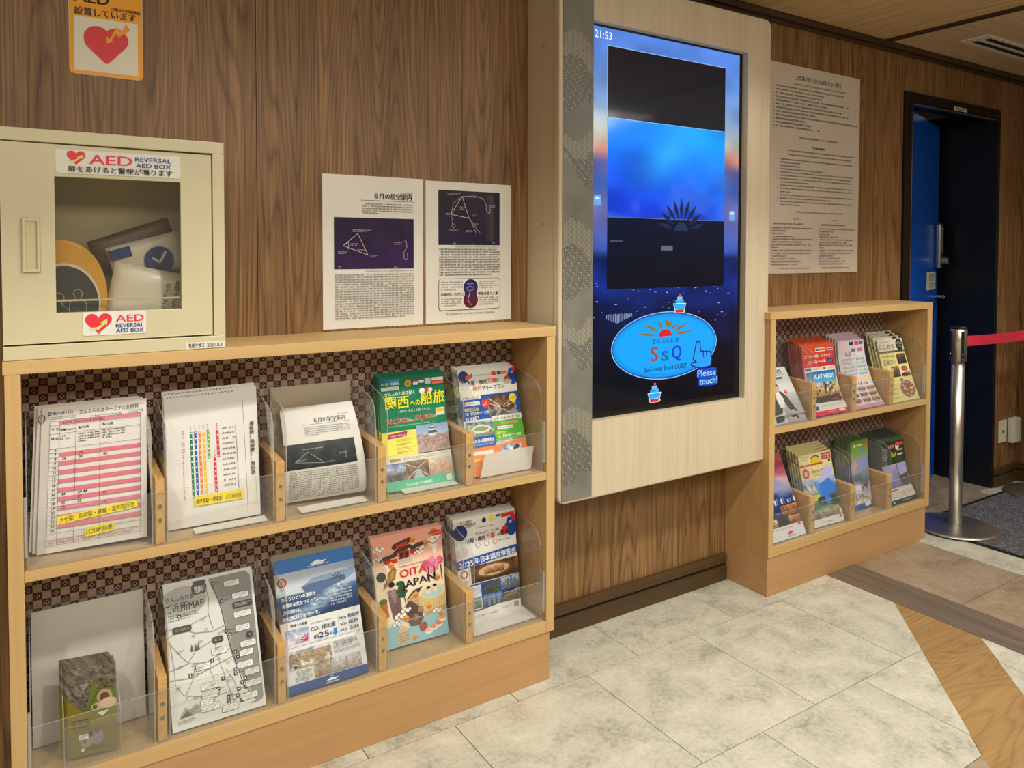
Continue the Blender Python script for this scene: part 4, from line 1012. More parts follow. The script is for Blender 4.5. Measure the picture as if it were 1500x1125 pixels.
# 1 pink timetable
def d_tt(P):
    P.rect(0, 0, 100, 100, 'dedad4')
    P.text('亀の井バス', 10, 5.4, 2.6, '223a78', 0.03, fit=19); P.circ(7.4, 4.4, 1.9, '2c4888'); P.circ(7.4, 4.4, 0.9, 'dedad4')
    P.text('さんふらわあターミナル別府発', 35, 6.3, 3.6, '1e1e22', 0.01, fit=57); P.lines(8, 6.6, 32, 9.0, 2, '404044', 1, 1, 3); P.text('Sunflower Terminal Route Map', 46, 9.2, 1.5, '303034', 0.01, fit=30)
    P.lines(88, 3, 97, 4, 1, '404044', 1, 1, 8); P.lines(82, 7, 96, 9.6, 2, '404044', 1, 1, 5)
    P.rect(17, 9.8, 94, 12.6, 'd98a94'); P.text('土日祝 Weekends & Holidays', 19, 12.1, 2.1, '5c1c2c', 0.02, fit=40)
    for x, y, s in ((18, 15.0, 'ﾋﾊﾞﾘ'), ): pass
    P.text('行 先', 9.5, 16.2, 2.0, INK, 0.02); P.text('鉄輪 Kannawa', 17.5, 17.0, 1.9, INK, 0.02, fit=15); P.text('亀川方面', 34, 16.6, 2.0, INK, 0.02, fit=10); P.text('亀川方面', 57, 16.2, 2.0, INK, 0.02, fit=10)
    P.text('経 由', 9.5, 22.6, 2.0, INK, 0.02); P.lines(17.5, 19.8, 27, 23.6, 2, INK, 1, 1, 11); P.lines(34, 19.6, 55, 26.4, 4, INK, 1, 0.4, 12); P.lines(57, 19.0, 79, 25.8, 4, INK, 1, 0.4, 13)
    y0, y1, n = 29.0, 87.0, 19; h = (y1 - y0) / n
    nums = {6: '', 7: ('', '26', ''), 8: ('36', '03', '43'), 16: ('44', '29 44', ''), 17: ('', '04', '39'), 18: ('22', '39', ''), 19: ('22', '', '14')}
    for i in range(n):
        y = y0 + h * i; hr = 6 + i
        if i % 2 == 1: P.rect(17, y, 94, y + h, 'd27c88')
        P.text(str(hr), 14.6, y + h * 0.66, 2.5, INK, 0.01, 'r'); P.line([(8, y), (17, y)], 0.25, '606064')
        for x, s in zip((20, 35, 58), nums.get(hr, ('', '', '')) or ('', '', '')):
            if s: P.text(s, x, y + h * 0.72, 2.6, INK, 0.01)
    for x in (8, 17, 32, 55, 94): P.line([(x, 9.8), (x, 95)], 0.3, '505054')
    for y in (9.8, 12.8, 18.6, 29.0, 87.0, 95): P.line([(8, y), (94, y)], 0.3, '505054')
    P.lines(8.8, 90.6, 92, 94.4, 2, 'a8485c', 0.9, 0.96, 6)
    for (x, y, w, hh, s, rot) in ((17, 78.8, 74, 5.4, '大分駅・別府駅・鉄輪・温布院行き', 4.5), (42, 89.8, 27, 6.0, 'バス時刻表', 4.5)):
        a = sin(R(rot)) * P.w / P.h; P.poly([(x, y + hh * .5), (x + w, y + hh * .5 - w * a), (x + w, y - hh * .5 - w * a), (x, y - hh * .5)], 'f2dc10')
        P.text(s, x + w * 0.03, y + hh * 0.26, 4.0, '26241a', 0.012, fit=w * 0.93, rot=rot)
brochure('bus_timetable', 'laminated white bus timetable with pink rows and two yellow strips', 'timetable', (0.0080, -0.125, zm), (0.2080, -0.150, zm + 0.006), (0.0220, -0.088, zm + 0.292), (0.2160, -0.088, zm + 0.278), d_tt, t=0.002,
         stack=2, sdir=(-0.006, 0.0060, 0.002), slabel='laminated sheet behind the pink striped bus timetable', sgroup='laminated timetable sheets behind the front one')
# ring binding wire of the laminated sheets
def tube(name, pts, r, mat, parent=None, n=6, cyclic=False):
    bm = bmesh.new(); rings = []; m = len(pts); pts = [Vector(p) for p in pts]
    for i, p in enumerate(pts):
        d = (pts[(i + 1) % m] - pts[i - 1]) if cyclic or 0 < i < m - 1 else (pts[1] - pts[0] if i == 0 else pts[-1] - pts[-2])
        d.normalize(); a = d.cross(Vector((0, 1, 0.01))).normalized(); b = d.cross(a)
        rings.append([bm.verts.new(p + a * (r * cos(2 * pi * k / n)) + b * (r * sin(2 * pi * k / n))) for k in range(n)])
    for i in range(m if cyclic else m - 1):
        A_, B_ = rings[i], rings[(i + 1) % m]
        for k in range(n): bm.faces.new((A_[k], A_[(k + 1) % n], B_[(k + 1) % n], B_[k]))
    if not cyclic: bm.faces.new(rings[0]); bm.faces.new(rings[-1][::-1])
    return fin(name, bm, mat, parent, True)
def ringwire(cx, y, cz, r, label):
    o = tube('binder_ring', [(cx + r * cos(2 * pi * i / 24), y - 0.010 * sin(pi * i / 24), cz + r * 1.25 * sin(2 * pi * i / 24)) for i in range(24)], 0.0007, 'black_plastic', None, 6, True)
    tag(o, label, 'ring')
ringwire(0.021, -0.092, zm + 0.272, 0.006, 'thin dark wire ring at the top left corner of the pink timetable')
ringwire(0.450, -0.056, zm + 0.280, 0.010, 'thin dark wire ring at the top right corner of the coloured route sheet')
def d_route(P):
    P.rect(0, 0, 100, 100, 'dfdcd6')
    P.lines(2, 1.4, 78, 3.2, 1, '3c3c40', 2.2, 1, 5); P.line([(84, 7), (86, 95)], 0.4, '34343a')
    for x, y0, y1, c, n in ((27, 30, 79, '1f7a4a', 12), (31.5, 30, 79, '1f5cb4', 12), (36, 30, 79, 'e08434', 12), (40.5, 30, 79, 'e8b828', 12), (45, 29.5, 51.5, '7aa848', 7), (55, 29.5, 51.5, 'd0304c', 6), (51.5, 50.0, 77, 'd0304c', 8)):
        P.line([(x, y0), (x + 0.6, y1)], 2.6, c)
        for i in range(n): P.circ(x + 0.3, y0 + 1 + (y1 - y0 - 2) * i / (n - 1), 0.8, 'f0eeea', 8)
        P.lines(x - 1, y0 - 4.5, x + 1, y0 - 1, 2, '404044', 1, 1, int(x))
    for i in range(12): P.lines(60, 29 + i * 3.95, 73, 31 + i * 3.95, 1, '34343a', 1.0 + 0.5 * (i % 3), 1, 40 + i)
    P.line([(75, 28.5), (75.4, 36)], 0.4, 'c06070'); P.line([(75.4, 36), (76.5, 77)], 0.4, '34406c')
    for i in range(12): P.lines(17 + i * 0.05, 28 + i * 4.4, 19.6, 31.5 + i * 4.4, 2, 'b85464', 1, 1, 70 + i)
    P.vtext('停留所（路線図）・時刻表', 90.5, 27.5, 3.5, '26262a', 0.02, 0.98)
    P.rect(28, 78.5, 82, 85.6, 'eed416'); P.text('南海堺駅・堺東駅　バス時刻表', 30, 84.0, 4.2, '2a2816', 0.02, fit=49)
    P.line([(95.5, 70), (96, 92)], 0.25, '8c8c90')
brochure('route_sheet', 'white bus route sheet with coloured vertical lines and one yellow strip', 'leaflet', (0.2530, -0.122, zm), (0.4490, -0.140, zm + 0.006), (0.2570, -0.050, zm + 0.289), (0.4590, -0.050, zm + 0.283), d_route, t=0.002, bend=(0, -0.008, 0),
         stack=1, sdir=(-0.002, 0.0080, 0.006), slabel='plain sheet behind the coloured bus route sheet', sgroup='sheets behind the route sheet')
# 3 curled monochrome star sheet
def d_bw(P):
    P.rect(0, 0, 100, 100, 'd6d3cb')
    P.text('さんふらわあ', 78, 9.0, 1.9, '1c1c1c', 0.03, fit=14); P.text('６月の星空案内', 44, 14.0, 5.0, '181818', 0.07, fit=43); P.line([(27, 15.6), (93, 15.6)], 0.4, '303030')
    P.lines(29, 17.5, 91, 27, 5, '3c3c3c', 1, 0.3, 3)
    P.noisy(-0.0, 33, 92, 60, [(0, '2a2e2e'), (0.6, '3c4040'), (1, '2e3232')], 0.4, 4, 5, (20, 14), 0.4)
    L = 'b8bcb8'; P.line([(30, 42), (13, 52), (50, 56), (30, 42)], 0.35, L); P.lines(24, 38.6, 50, 40, 1, L, 1, 1, 4); P.lines(14, 49.5, 28, 52, 2, L, 1, 0.8, 5); P.lines(52, 54.5, 64, 56.5, 2, L, 1, 0.7, 6)
    P.line([(78, 45), (79, 49), (77.5, 52), (79, 54)], 0.35, L); P.lines(70, 46.5, 80, 49, 2, L, 1, 0.8, 7)
    P.lines(6, 62, 92, 97, 14, '34342f', 1.0, 0.8, 12)
brochure('star_guide_sheet', 'curled black and white star guide sheet drooping in its holder', 'leaflet', (0.5140, -0.090, zm + 0.004), (0.7120, -0.125, zm + 0.012), (0.5200, -0.046, zm + 0.222), (0.6950, -0.046, zm + 0.220), d_bw, 'paper_white', 0.003, (0, -0.062, -0.012), True, 2, (0.002, 0.0035, 0.002), 'sheet of the same curled star guide just behind the front one', 'curled star guide sheets', 0.006)
def backing(x0, x1, z, label, mat, bot=-0.070, top=-0.030, h=0.272):
    S = Bent((x0, bot, z), (x1, bot, z), (x0, top, z + h), (x1, top, z + h)); o = S.body('backing_card', 0.002, mat, None, 1); tag(o, label, 'card'); return o
plain('card_beige', 'b3a68e', 0.5); plain('card_white', 'c6c2b8', 0.35)
backing(0.5020, 0.7110, zm, 'beige backing card standing behind the curled star sheet', 'card_beige', -0.034, -0.026, 0.279)
backing(-0.0040, 0.2110, zs, 'large empty white backing card behind the small olive leaflets', 'card_white', -0.072, -0.030, 0.272)
def slope_sheet(x0, x1, y0, y1, z, label, zt=0.012):
    S = Bent((x0, y0, z), (x1, y0, z), (x0, y1, z + zt), (x1, y1, z + zt)); bm = bmesh.new(); n = 40
    A, B = [], []
    for i in range(n + 1):
        x = x0 + (x1 - x0) * i / n; d = 0.0008 if i % 2 else 0.0
        A.append((bm.verts.new((x, y0, z + d)), bm.verts.new((x, y0, z + d + 0.002)))); B.append((bm.verts.new((x, y1, z + zt + d)), bm.verts.new((x, y1, z + zt + d + 0.002))))
    for i in range(n):
        bm.faces.new((A[i][1], A[i + 1][1], B[i + 1][1], B[i][1])); bm.faces.new((A[i][0], B[i][0], B[i + 1][0], A[i + 1][0])); bm.faces.new((A[i][0], A[i + 1][0], A[i + 1][1], A[i][1])); bm.faces.new((B[i][0], B[i][1], B[i + 1][1], B[i + 1][0]))
    for q in (0, n): bm.faces.new((A[q][0], A[q][1], B[q][1], B[q][0]))
    o = fin('ribbed_sheet', bm, 'ribbed_plastic', None); tag(o, label, 'sheet'); return o
slope_sheet(0.300, 0.455, -0.178, -0.150, zm + 0.0005, 'ribbed clear plastic strip lying under the coloured bus route sheet', 0.003)
slope_sheet(0.535, 0.700, -0.172, -0.140, zm + 0.0005, 'ribbed clear plastic strip lying under the curled star sheet', 0.003)
slope_sheet(1.004, 1.206, -0.172, -0.098, zs + 0.0005, 'ribbed clear plastic sheet flat in front of the lower expo brochures', 0.003)
slope_sheet(0.800, 0.955, -0.172, -0.128, zm + 0.0005, 'ribbed clear plastic strip in front of the green ferry brochures', 0.003)
# ribbed sheet propped upright in front of the upper expo brochure
S = Bent((1.030, -0.158, zm + 0.001), (1.196, -0.158, zm + 0.001), (1.050, -0.150, zm + 0.062), (1.212, -0.146, zm + 0.064))
o = S.body('ribbed_sheet', 0.0015, 'ribbed_plastic', None, 1); tag(o, 'pale ribbed plastic sheet propped against the foot of the upper expo brochure', 'sheet')
# 4 green ferry brochure
def d_kan(P):
    P.rect(0, 0, 100, 100, '1d7f55'); P.noisy(0, 0, 100, 46, [(0, '1c6c50'), (1, '1f8a58')], 0.3, 3, 4, (8, 8), 0.2)
    P.pic(2, 2, 30, 7.5, lambda u, v: mixc(H('1c5c7c'), H('3c9cb4'), u), 3, 1); P.text('4/1火〜9/28日', 3, 7.0, 3.0, 'e8f0ec', 0.02, fit=26); P.rect(3, 8.6, 29, 11.8, 'd8e0dc'); P.lines(4, 9, 28, 11.4, 2, '3c6c5c', 1, 1, 3)
    P.circ(43, 6.8, 5.0, 'd8b04c'); P.circ(43, 6.8, 3.4, 'b08430'); P.rect(51, 4.6, 58.5, 8.8, 'e8e4dc'); P.rect(51, 4.6, 58.5, 6.0, 'c84040'); P.rect(60, 4.8, 67.5, 8.8, 'e0e4e8'); P.rect(60, 7.4, 67.5, 8.8, '30509c')
    P.rect(69, 3.4, 78, 9.0, 'c8ccc4'); P.rect(80, 3.6, 98, 6.4, 'e4e0d8'); P.rect(80, 6.4, 98, 9.6, 'e05034'); P.text('さんふらわあ', 81, 9.1, 2.0, 'f0ece0', 0.02, fit=16)
    P.text('さんふらわあで航く', 8, 16.6, 4.0, 'f0f4ec', 0.02, fit=45); P.circ(64, 14.8, 4.2, 'e8e8e0'); P.circ(72, 14.0, 3.6, 'c84848'); P.circ(77, 14.6, 3.2, 'e8e8e0')
    P.text('関西', 8, 27.6, 12.4, 'f4e21c', 0.02, fit=35); P.text('への', 45, 27.0, 6.2, 'f4e21c', 0.03, fit=15); P.text('船旅', 61, 26.4, 13.0, 'f4e21c', 0.02, fit=38)
    P.text('| 神戸 | 大阪 | 別府 | 大分 |', 27, 32.4, 2.6, 'd8e8dc', 0.0, fit=48)
    P.text('25,900', 9, 41.5, 6.4, 'c02838', 0.05, fit=32, outline=('f0ece4', 0.05)); P.text('円〜', 42, 41.0, 2.4, 'f0ece4', 0.02); P.text('33,800', 49, 40.6, 6.4, 'c02838', 0.05, fit=31, outline=('f0ece4', 0.05)); P.text('円', 81, 40.0, 2.4, 'f0ece4', 0.02)
    P.rr(83, 31.5, 97, 38.5, 'e8e0d4', 1.5); P.rect(84, 32.4, 96, 35.2, 'e8c030'); P.lines(9, 43.2, 80, 44.8, 1, 'c4dccc', 1, 1, 9)
    P.rect(0, 48.5, 52, 71, 'e6dc64'); P.poly([(10, 50.4), (38, 49.0), (36, 53.6), (8, 54.6)], 'a83470'); P.lines(12, 51, 34, 53.4, 1, 'e8d4dc', 1, 1, 5)
    for i in range(4): P.lines(20, 55.5 + i * 3.6, 48 - 6 * (i % 2), 58 + i * 3.6, 2, ('a85030', '3c5c34')[i % 2], 1, 0.7, 30 + i)
    def cas(u, v):
        sky = mixc(H('8ca4cc'), H('b4c0d4'), v * 2); hill = 0.40 + 0.18 * abs(u - 0.5) ** 1.2 * -1 + 0.10 * vnoise(u * 8, 1); n = vnoise(u * 22, v * 22, 3)
        return sky if v < hill - 0.05 else mixc(H('8c7470'), H('c4aca4'), n)
    P.pic(51, 45.5, 100, 70, cas, 44, 40)
    P.poly([(70, 51.5), (81, 51.5), (83, 54), (68, 54)], '54605c'); P.rect(71, 50, 80, 51.5, 'd8dcd4'); P.poly([(71.5, 48.6), (79.5, 48.6), (81, 50), (70, 50)], '5c6864'); P.rect(73, 47.4, 78, 48.6, 'd8dcd4'); P.poly([(75.5, 45.8), (78.6, 47.4), (72.4, 47.4)], '5c6864'); P.rect(70, 54, 81, 56.4, 'cfd2c8')
    P.rect(3, 71, 100, 76.2, 'dcd8cc'); P.rr(8, 72.2, 24, 75, 'a88c5c', 1); P.lines(27, 72.2, 97, 75, 2, '54504c', 1, 0.7, 4)
    P.noisy(0, 76.2, 30, 91.5, [(0, '7c94c4'), (0.5, '9ca4b4'), (0.6, '4c4c48'), (1, '6c6c64')], 0.2, 5, 2, (16, 12)); P.noisy(30, 76.2, 64, 91.5, [(0, '8c7458'), (0.5, '5c4430'), (1, '7c7068')], 0.4, 6, 12, (18, 12)); P.noisy(64, 76.2, 100, 91.5, [(0, 'dcd0c0'), (0.5, 'c09c80'), (1, 'b09480')], 0.4, 4, 22, (14, 12), 0.5)
    for q in ((30.5, 78, 47, 83), (63, 77, 47, 83), (31, 91, 46.5, 84), (62, 91, 48, 84)): P.line([(q[0], q[1]), (q[2], q[3])], 0.9, 'd8c8ac')
    P.poly([(46, 84), (49, 84), (56, 91.5), (40, 91.5)], 'a4b4b8')
    P.rect(0, 91.5, 100, 100, '4fb48c'); P.text('さんふらわあトラベル株式会社', 28, 97.2, 3.0, 'e8f4ec', 0.02, fit=38); P.rect(88, 92.4, 96, 98.0, 'd0dcd4')
brochure('ferry_brochure', 'green ferry travel brochure with big yellow Japanese title and castle photo', 'brochure', (0.7650, -0.140, zm), (0.9590, -0.145, zm + 0.001), (0.7720, -0.072, zm + 0.285), (0.9610, -0.066, zm + 0.287), d_kan, 'paper_green', 0.003, (0, 0.022, -0.006), True, 6, (-0.0009, 0.0042, 0.0012), 'same green ferry brochure stacked behind the front copy', 'green ferry brochures in the stack', 0.008)
# 5 expo brochure, upper shelf
def blobs(P, x, y, sc=1.0):
    for dx, dy, r, c in ((4, 6, 7.5, '24479c'), (10, 1, 5, 'd83440'), (-1, 12, 5.5, '24479c'), (9, 13, 7, '24479c'), (-7, 17, 6, 'd83440'), (5, 20, 7.5, '24479c')): P.circ(x + dx * sc, y + dy * sc * 0.7, r * sc, c, 24)
    P.circ(x + 4 * sc, y + 4.4 * sc, 2.2 * sc, 'f0f0ee', 14); P.circ(x + 4.4 * sc, y + 4.4 * sc, 1.1 * sc, '24479c', 10)
def d_expo(P):
    P.rect(0, 0, 100, 100, 'dcdad2'); P.circ(9, 6.5, 9, '24386c', 28); P.poly([(12, 6), (24, 3.6), (24, 7.8), (12, 10)], 'd85c3c'); P.lines(26, 5, 56, 7, 1, '4c4c50', 1, 1, 4); P.rect(57, 3.6, 65, 7.6, 'd84838'); P.rect(67, 4.0, 74, 7.0, '284c9c'); P.rect(74, 4.0, 84, 7.0, 'e07c3c')
    blobs(P, 90, 2, 0.85)
    P.text('大阪・関西', 14, 14.8, 5.4, '24304c', 0.03, fit=34); P.text('万博', 49, 14.4, 5.6, 'd03840', 0.035, fit=15); P.text('と', 65, 14.2, 4.6, '24304c', 0.03); P.text('神戸', 22, 20.6, 5.2, 'e0762c', 0.035, fit=15); P.text('フリープラン', 38, 20.6, 5.0, '24262c', 0.03, fit=39)
    P.circ(9, 16.5, 4.4, 'bcb8b0'); P.circ(9, 16.5, 3.4, 'dcdad2'); P.ell(84, 14.5, 8, 2.6, 'b4b0a8', 16)
    P.rect(0, 25, 100, 48, '2350a4'); P.rect(0, 24.4, 34, 28.4, 'dcdad2'); P.text('4/13日〜5/31土', 3, 27.8, 2.8, '2c2c30', 0.02, fit=28); P.rect(3, 30.6, 31, 34, 'e0e2e0'); P.lines(7, 31.2, 30, 33.6, 1, '2c3c6c', 1, 1, 5); P.circ(5, 32.2, 1.8, 'd84040')
    P.text('満喫日に入場!', 3.5, 39.4, 3.8, 'e8e05c', 0.02, fit=24); P.text('大阪・関西万博ツアー2日間', 3.5, 43.0, 3.0, 'e8e8c8', 0.02, fit=41); P.text('32,000円', 3.5, 48.2, 4.6, 'eef0ee', 0.03, fit=22, outline=('2c3c6c', 0.03))
    P.noisy(44, 27.5, 94, 47, [(0, '5c4434'), (0.5, '7c5c44'), (0.7, '8c8c8c'), (1, '4c484c')], 0.4, 5, 8, (30, 18), 1.0)
    for q in ((46, 29, 66, 38), (92, 29, 70, 38), (46, 34, 66, 39), (93, 35, 71, 39), (54, 47, 67, 40), (84, 47, 69.5, 40)): P.line([(q[0], q[1]), (q[2], q[3])], 0.9, 'd8ccb4')
    P.circ(40, 33.5, 6.6, 'd8343c', 20); P.circ(89, 31.0, 6.8, 'ecd82c', 20); P.lines(36, 31.5, 44, 35.5, 2, 'f0dcd8', 1, 1, 2); P.lines(84, 29.6, 94, 32.4, 2, '7c6c20', 1, 1, 2); P.ell(87, 45, 8.5, 3.2, '8c94a8', 18)
    P.rect(48, 48.0, 100, 71, '58a83c'); P.noisy(3, 50, 48, 64, [(0, '6c8cb4'), (0.4, '8cac6c'), (0.6, 'b8bcb4'), (1, '6c8058')], 0.4, 4, 30, (22, 14)); P.ell(27, 57, 16, 4.0, 'd4d4cc', 24); P.ell(27, 57, 12, 2.4, '8c9c6c', 24)
    P.rect(3, 64, 48, 74, '2350a4'); P.text('2025年日本国際博覧会', 5, 69.5, 4.0, 'f0f2f4', 0.02, fit=41); P.lines(6, 70.6, 44, 72.6, 1, 'c8d0e4', 1, 1, 6)
    P.rect(47, 46.6, 100, 51.6, 'dcdad2'); P.text('6/1日〜7/1火', 50, 50.8, 3.2, '2c2c30', 0.03, fit=22); P.text('6/14土〜28土', 75, 50.4, 3.2, '2c2c30', 0.03, fit=22); P.rect(62, 53, 92, 55.6, 'b89c5c'); P.rect(52, 57, 82, 60, 'e0e2dc'); P.circ(52, 58.6, 2.4, 'd84040'); P.lines(56, 57.6, 81, 59.6, 1, '3c5c34', 1, 1, 4)
    P.text('満喫2泊!', 51, 64.4, 3.2, 'ecec6c', 0.02, fit=16); P.text('大阪・関西万博ツアー3日間', 51, 67.8, 3.0, 'eef0c8', 0.02, fit=42); P.text('31,000円', 52, 73.2, 4.2, 'f4f4f0', 0.04, fit=26, outline=('2c4c24', 0.03))
    P.poly([(0, 74.5), (48, 74.5), (100, 70.5), (100, 100), (0, 100)], 'f08038'); P.rect(5, 77.5, 40, 80.8, 'f4e8dc'); P.text('関西万博ツアー!', 6, 86.6, 3.6, 'f0e060', 0.02, fit=34); P.text('フリープラン3日間', 6, 90.4, 3.0, 'f8ecd8', 0.02, fit=34); P.noisy(55, 75.5, 90, 90, [(0, '9cb4e0'), (0.5, 'dce4ec'), (1, 'b8c4d8')], 0.5, 4, 3, (10, 8)); P.ell(82, 78, 4.5, 2.4, '3c3836', 12); P.circ(77, 80, 2.6, '504844', 10)
brochure('expo_brochure', 'white, blue, green and orange expo brochure on the upper shelf', 'brochure', (1.0180, -0.142, zm), (1.2080, -0.142, zm), (1.0110, -0.062, zm + 0.283), (1.2020, -0.058, zm + 0.285), d_expo, 'paper_white', 0.003, (0, 0.016, -0.004), True, 5, (-0.0012, 0.0042, 0.0016), 'same expo brochure stacked behind the front copy on the upper shelf', 'upper shelf expo brochures in the stack', 0.008)

# ---- lower shelf, left cabinet
def d_monk(P):
    P.rect(0, 0, 100, 100, '77691f')
    P.noisy(0, 0, 100, 23, [(0, '6c6458'), (1, '5c5448')], 0.6, 9, 3, (20, 12), 1.2)
    P.noisy(0, 20, 100, 52, [(0, '7c7068'), (1, '4c4440')], 0.7, 9, 5, (26, 20), 1.6)
    P.poly([(0, 36), (40, 54), (0, 60)], '77691f'); P.poly([(0, 34), (40, 55.5), (100, 50), (100, 53), (60, 60), (0, 60)], '77691f')
    P.poly([(52, 18), (100, 26), (100, 52), (70, 56), (36, 54)], '5c6c30'); P.noisy(60, 20, 99, 30, [(0, '4c5434'), (1, '6c5c4c')], 0.6, 6, 8, (10, 6))
    P.line([(38, 54), (72, 22), (55, 18)], 3.5, '5a5418'); P.line([(70, 24), (98, 30)], 3, '5a5418')
    P.ell(76, 38, 16, 8, 'a08c70'); P.ell(76, 39, 10, 5.4, '5c4434'); P.ell(60, 48, 12, 4, 'b09c80'); P.ell(84, 46, 18, 6, 'c0a888'); P.circ(56, 48, 5, '6c4c3c'); P.poly([(60, 55), (84, 54), (72, 60)], 'd0c8b8')
    P.text('You can meet', 8, 60.8, 3.6, '1c1a0c', 0.05, fit=34); P.text('more than 1000', 8, 64.6, 3.6, '1c1a0c', 0.05, fit=40); P.text('wild monkeys!', 8, 68.4, 3.6, '1c1a0c', 0.05, fit=36); P.lines(8, 69.8, 54, 72, 1, '2c2a14', 1, 1, 3)
    P.ell(60, 82, 13, 8, '8c8090'); P.circ(60, 74, 6, '6c5844'); P.ell(38, 85, 12, 6, '9c9080'); P.circ(46, 77, 5.5, '4c3c2c'); P.circ(34, 84, 5, '746450'); P.rr(22, 76, 42, 81.5, 'e4e0d8', 2); P.lines(24, 77, 40, 80.6, 2, '4c4c44', 1, 0.7, 3)
    P.text('TAKASAKIYAMA', 34, 94.0, 3.0, '1c1a10', 0.02, fit=42); P.circ(30, 93, 4, 'dcd8cc', 12)
brochure('animal_leaflet', 'small olive leaflet with monkey photos in its own little holder', 'leaflet', (0.0560, -0.158, zs + 0.004), (0.1440, -0.172, zs + 0.004), (0.0560, -0.118, zs + 0.172), (0.1470, -0.128, zs + 0.172), d_monk, 'paper_olive', 0.002,
         (0, 0, 0), True, 4, (-0.0028, 0.0046, 0.0035), 'same olive monkey leaflet behind the front copy, edges fanned out', 'olive leaflets fanned behind the front copy')
sh_ = thing('leaflet_stand', 'small clear acrylic pocket around the olive monkey leaflets', 'holder', (0.10, -0.15, zs))
edged(box('front_pane', (0.0480, -0.1800, zs + 0.0005), (0.1520, -0.1780, zs + 0.082), 'acrylic', sh_, 0)); edged(box('back_pane', (0.0480, -0.1000, zs + 0.0005), (0.1520, -0.0980, zs + 0.130), 'acrylic', sh_, 0))
for x in (0.0480, 0.1502): edged(prism('side_pane', [(-0.1778, zs + 0.0005), (-0.1002, zs + 0.0005), (-0.1002, zs + 0.128), (-0.150, zs + 0.108), (-0.1778, zs + 0.082)], 'x', x, x + 0.0018, 'acrylic', sh_))
def d_map(P):
    P.rect(0, 0, 100, 100, 'd8d8d4'); P.rr(2, 1, 98, 97, 'cfcfca', 5)
    sea = [(50, 1.5), (92, 1), (97, 5), (98, 93), (93, 96), (84, 96), (82, 90), (88, 82), (80, 72), (70, 66), (68, 60), (66, 52), (70, 46), (62, 44), (66, 38), (62, 33), (60, 25), (56, 14), (52, 8)]
    P.poly(sea, '84847e'); P.rect(70, 66, 96, 95, 'd2d2cd'); P.poly([(68, 60), (96, 58), (97, 95), (90, 96)], '8a8a84')
    P.ell(20, 14, 26, 11, 'a9a8a2', 24); P.rr(30, 3, 47, 11, '3c3c36', 4); P.rect(32, 1.2, 46, 3.6, '3c3c36'); P.text('別府', 33, 9.4, 5.0, 'e8e8e2', 0.02, fit=11)
    P.text('さんふらわあ', 2, 12.8, 4.4, '2a2a28', 0.02, fit=30); P.text('ご近所MAP', 0.5, 20.2, 7.4, '24241f', 0.02, fit=42); P.lines(3, 21.6, 38, 27.0, 3, '3c3c38', 1, 0.8, 3)
    road = '8e8e88'
    for pts, w in (([(50, 3), (58, 10), (60, 22), (64, 34), (66, 44), (70, 56), (72, 66), (78, 76), (84, 90)], 2.0), ([(45, 4), (48, 16), (46, 26), (50, 38)], 1.0), ([(0, 32), (14, 32), (30, 38), (50, 40), (66, 37)], 1.3), ([(0, 38), (12, 34), (34, 30), (46, 28)], 1.0), ([(0, 60), (20, 58), (30, 50), (50, 46)], 1.1), ([(4, 42), (14, 52), (22, 58), (40, 60), (70, 54)], 1.0), ([(0, 66), (24, 68), (60, 62), (74, 60)], 1.3), ([(16, 78), (24, 70), (28, 60)], 1.0), ([(3, 40), (6, 60), (6, 70), (14, 78), (40, 84), (62, 84)], 0.9), ([(50, 46), (54, 62), (60, 78), (66, 92)], 0.9), ([(40, 60), (46, 72), (50, 84)], 0.8), ([(60, 68), (68, 78), (72, 92)], 0.8)): P.line(pts, w, road)
    pts = [(52, 5), (60, 22), (63, 36), (65, 46), (68, 56), (74, 72), (78, 84)]; P.line(pts, 0.9, '3c3c38')
    q = random.Random(5)
    for x, y in ((54, 6), (62, 20), (15, 24), (64, 42), (68, 45), (72, 58), (74, 62), (46, 60), (22, 66), (70, 70), (70, 73), (56, 74), (76, 80), (50, 80), (72, 84), (60, 87), (60, 90), (80, 84), (70, 88), (74, 92), (80, 78)):
        P.rr(x - 1.9, y - 1.3, x + 1.9, y + 1.3, '2c2c28', 0.5); P.rect(x - 0.8, y - 0.5, x + 0.8, y + 0.5, 'd8d8d4'); P.lines(x + 2.4, y - 0.7, x + 9, y + 0.5, 1, '34342f', 1, 1, int(x * y))
    for x, y, w in ((66, 6, 18), (74, 16, 19), (74, 30, 20), (74, 40, 17), (78, 52, 18), (76, 58, 16), (28, 60, 16), (46, 52, 17), (72, 66, 18), (80, 72, 17), (80, 80, 18), (74, 88, 18), (32, 74, 18), (32, 80, 18), (30, 88, 20), (52, 92, 18), (30, 84, 14)):
        P.rr(x, y, x + w, y + 4.6, '4c4c48', 1.6); P.rr(x + 0.35, y + 0.25, x + w - 0.35, y + 4.35, 'e2e2dd', 1.4); P.lines(x + 1.5, y + 0.7, x + w - 1.5, y + 4.0, 3, '55554f', 1, 0.7, int(x + y * 3))
    P.rr(74, 23, 96, 27.4, '2c2c28', 1); P.lines(76, 24, 94, 26.6, 2, 'd0d0ca', 1, 0.8, 3)
    for x, y, w in ((7, 31, 20), (48, 44, 12), (86, 46, 7)): P.rr(x, y, x + w, y + 4.6, '3c3c36', 2.2); P.lines(x + 2, y + 1.4, x + w - 2, y + 3.4, 2, 'b8b8b2', 1, 1, 8)
    for x in (24, 28, 31): P.poly([(x, 50), (x + 1.6, 45), (x + 3.2, 50)], '55554f')
    P.poly([(8, 92), (14, 86), (20, 88), (26, 85), (32, 91)], '9c9c96'); P.poly([(10, 92), (15, 88), (22, 92)], '5c5c56'); P.lines(6, 93.5, 24, 96, 2, '44443f', 1, 0.8, 7)
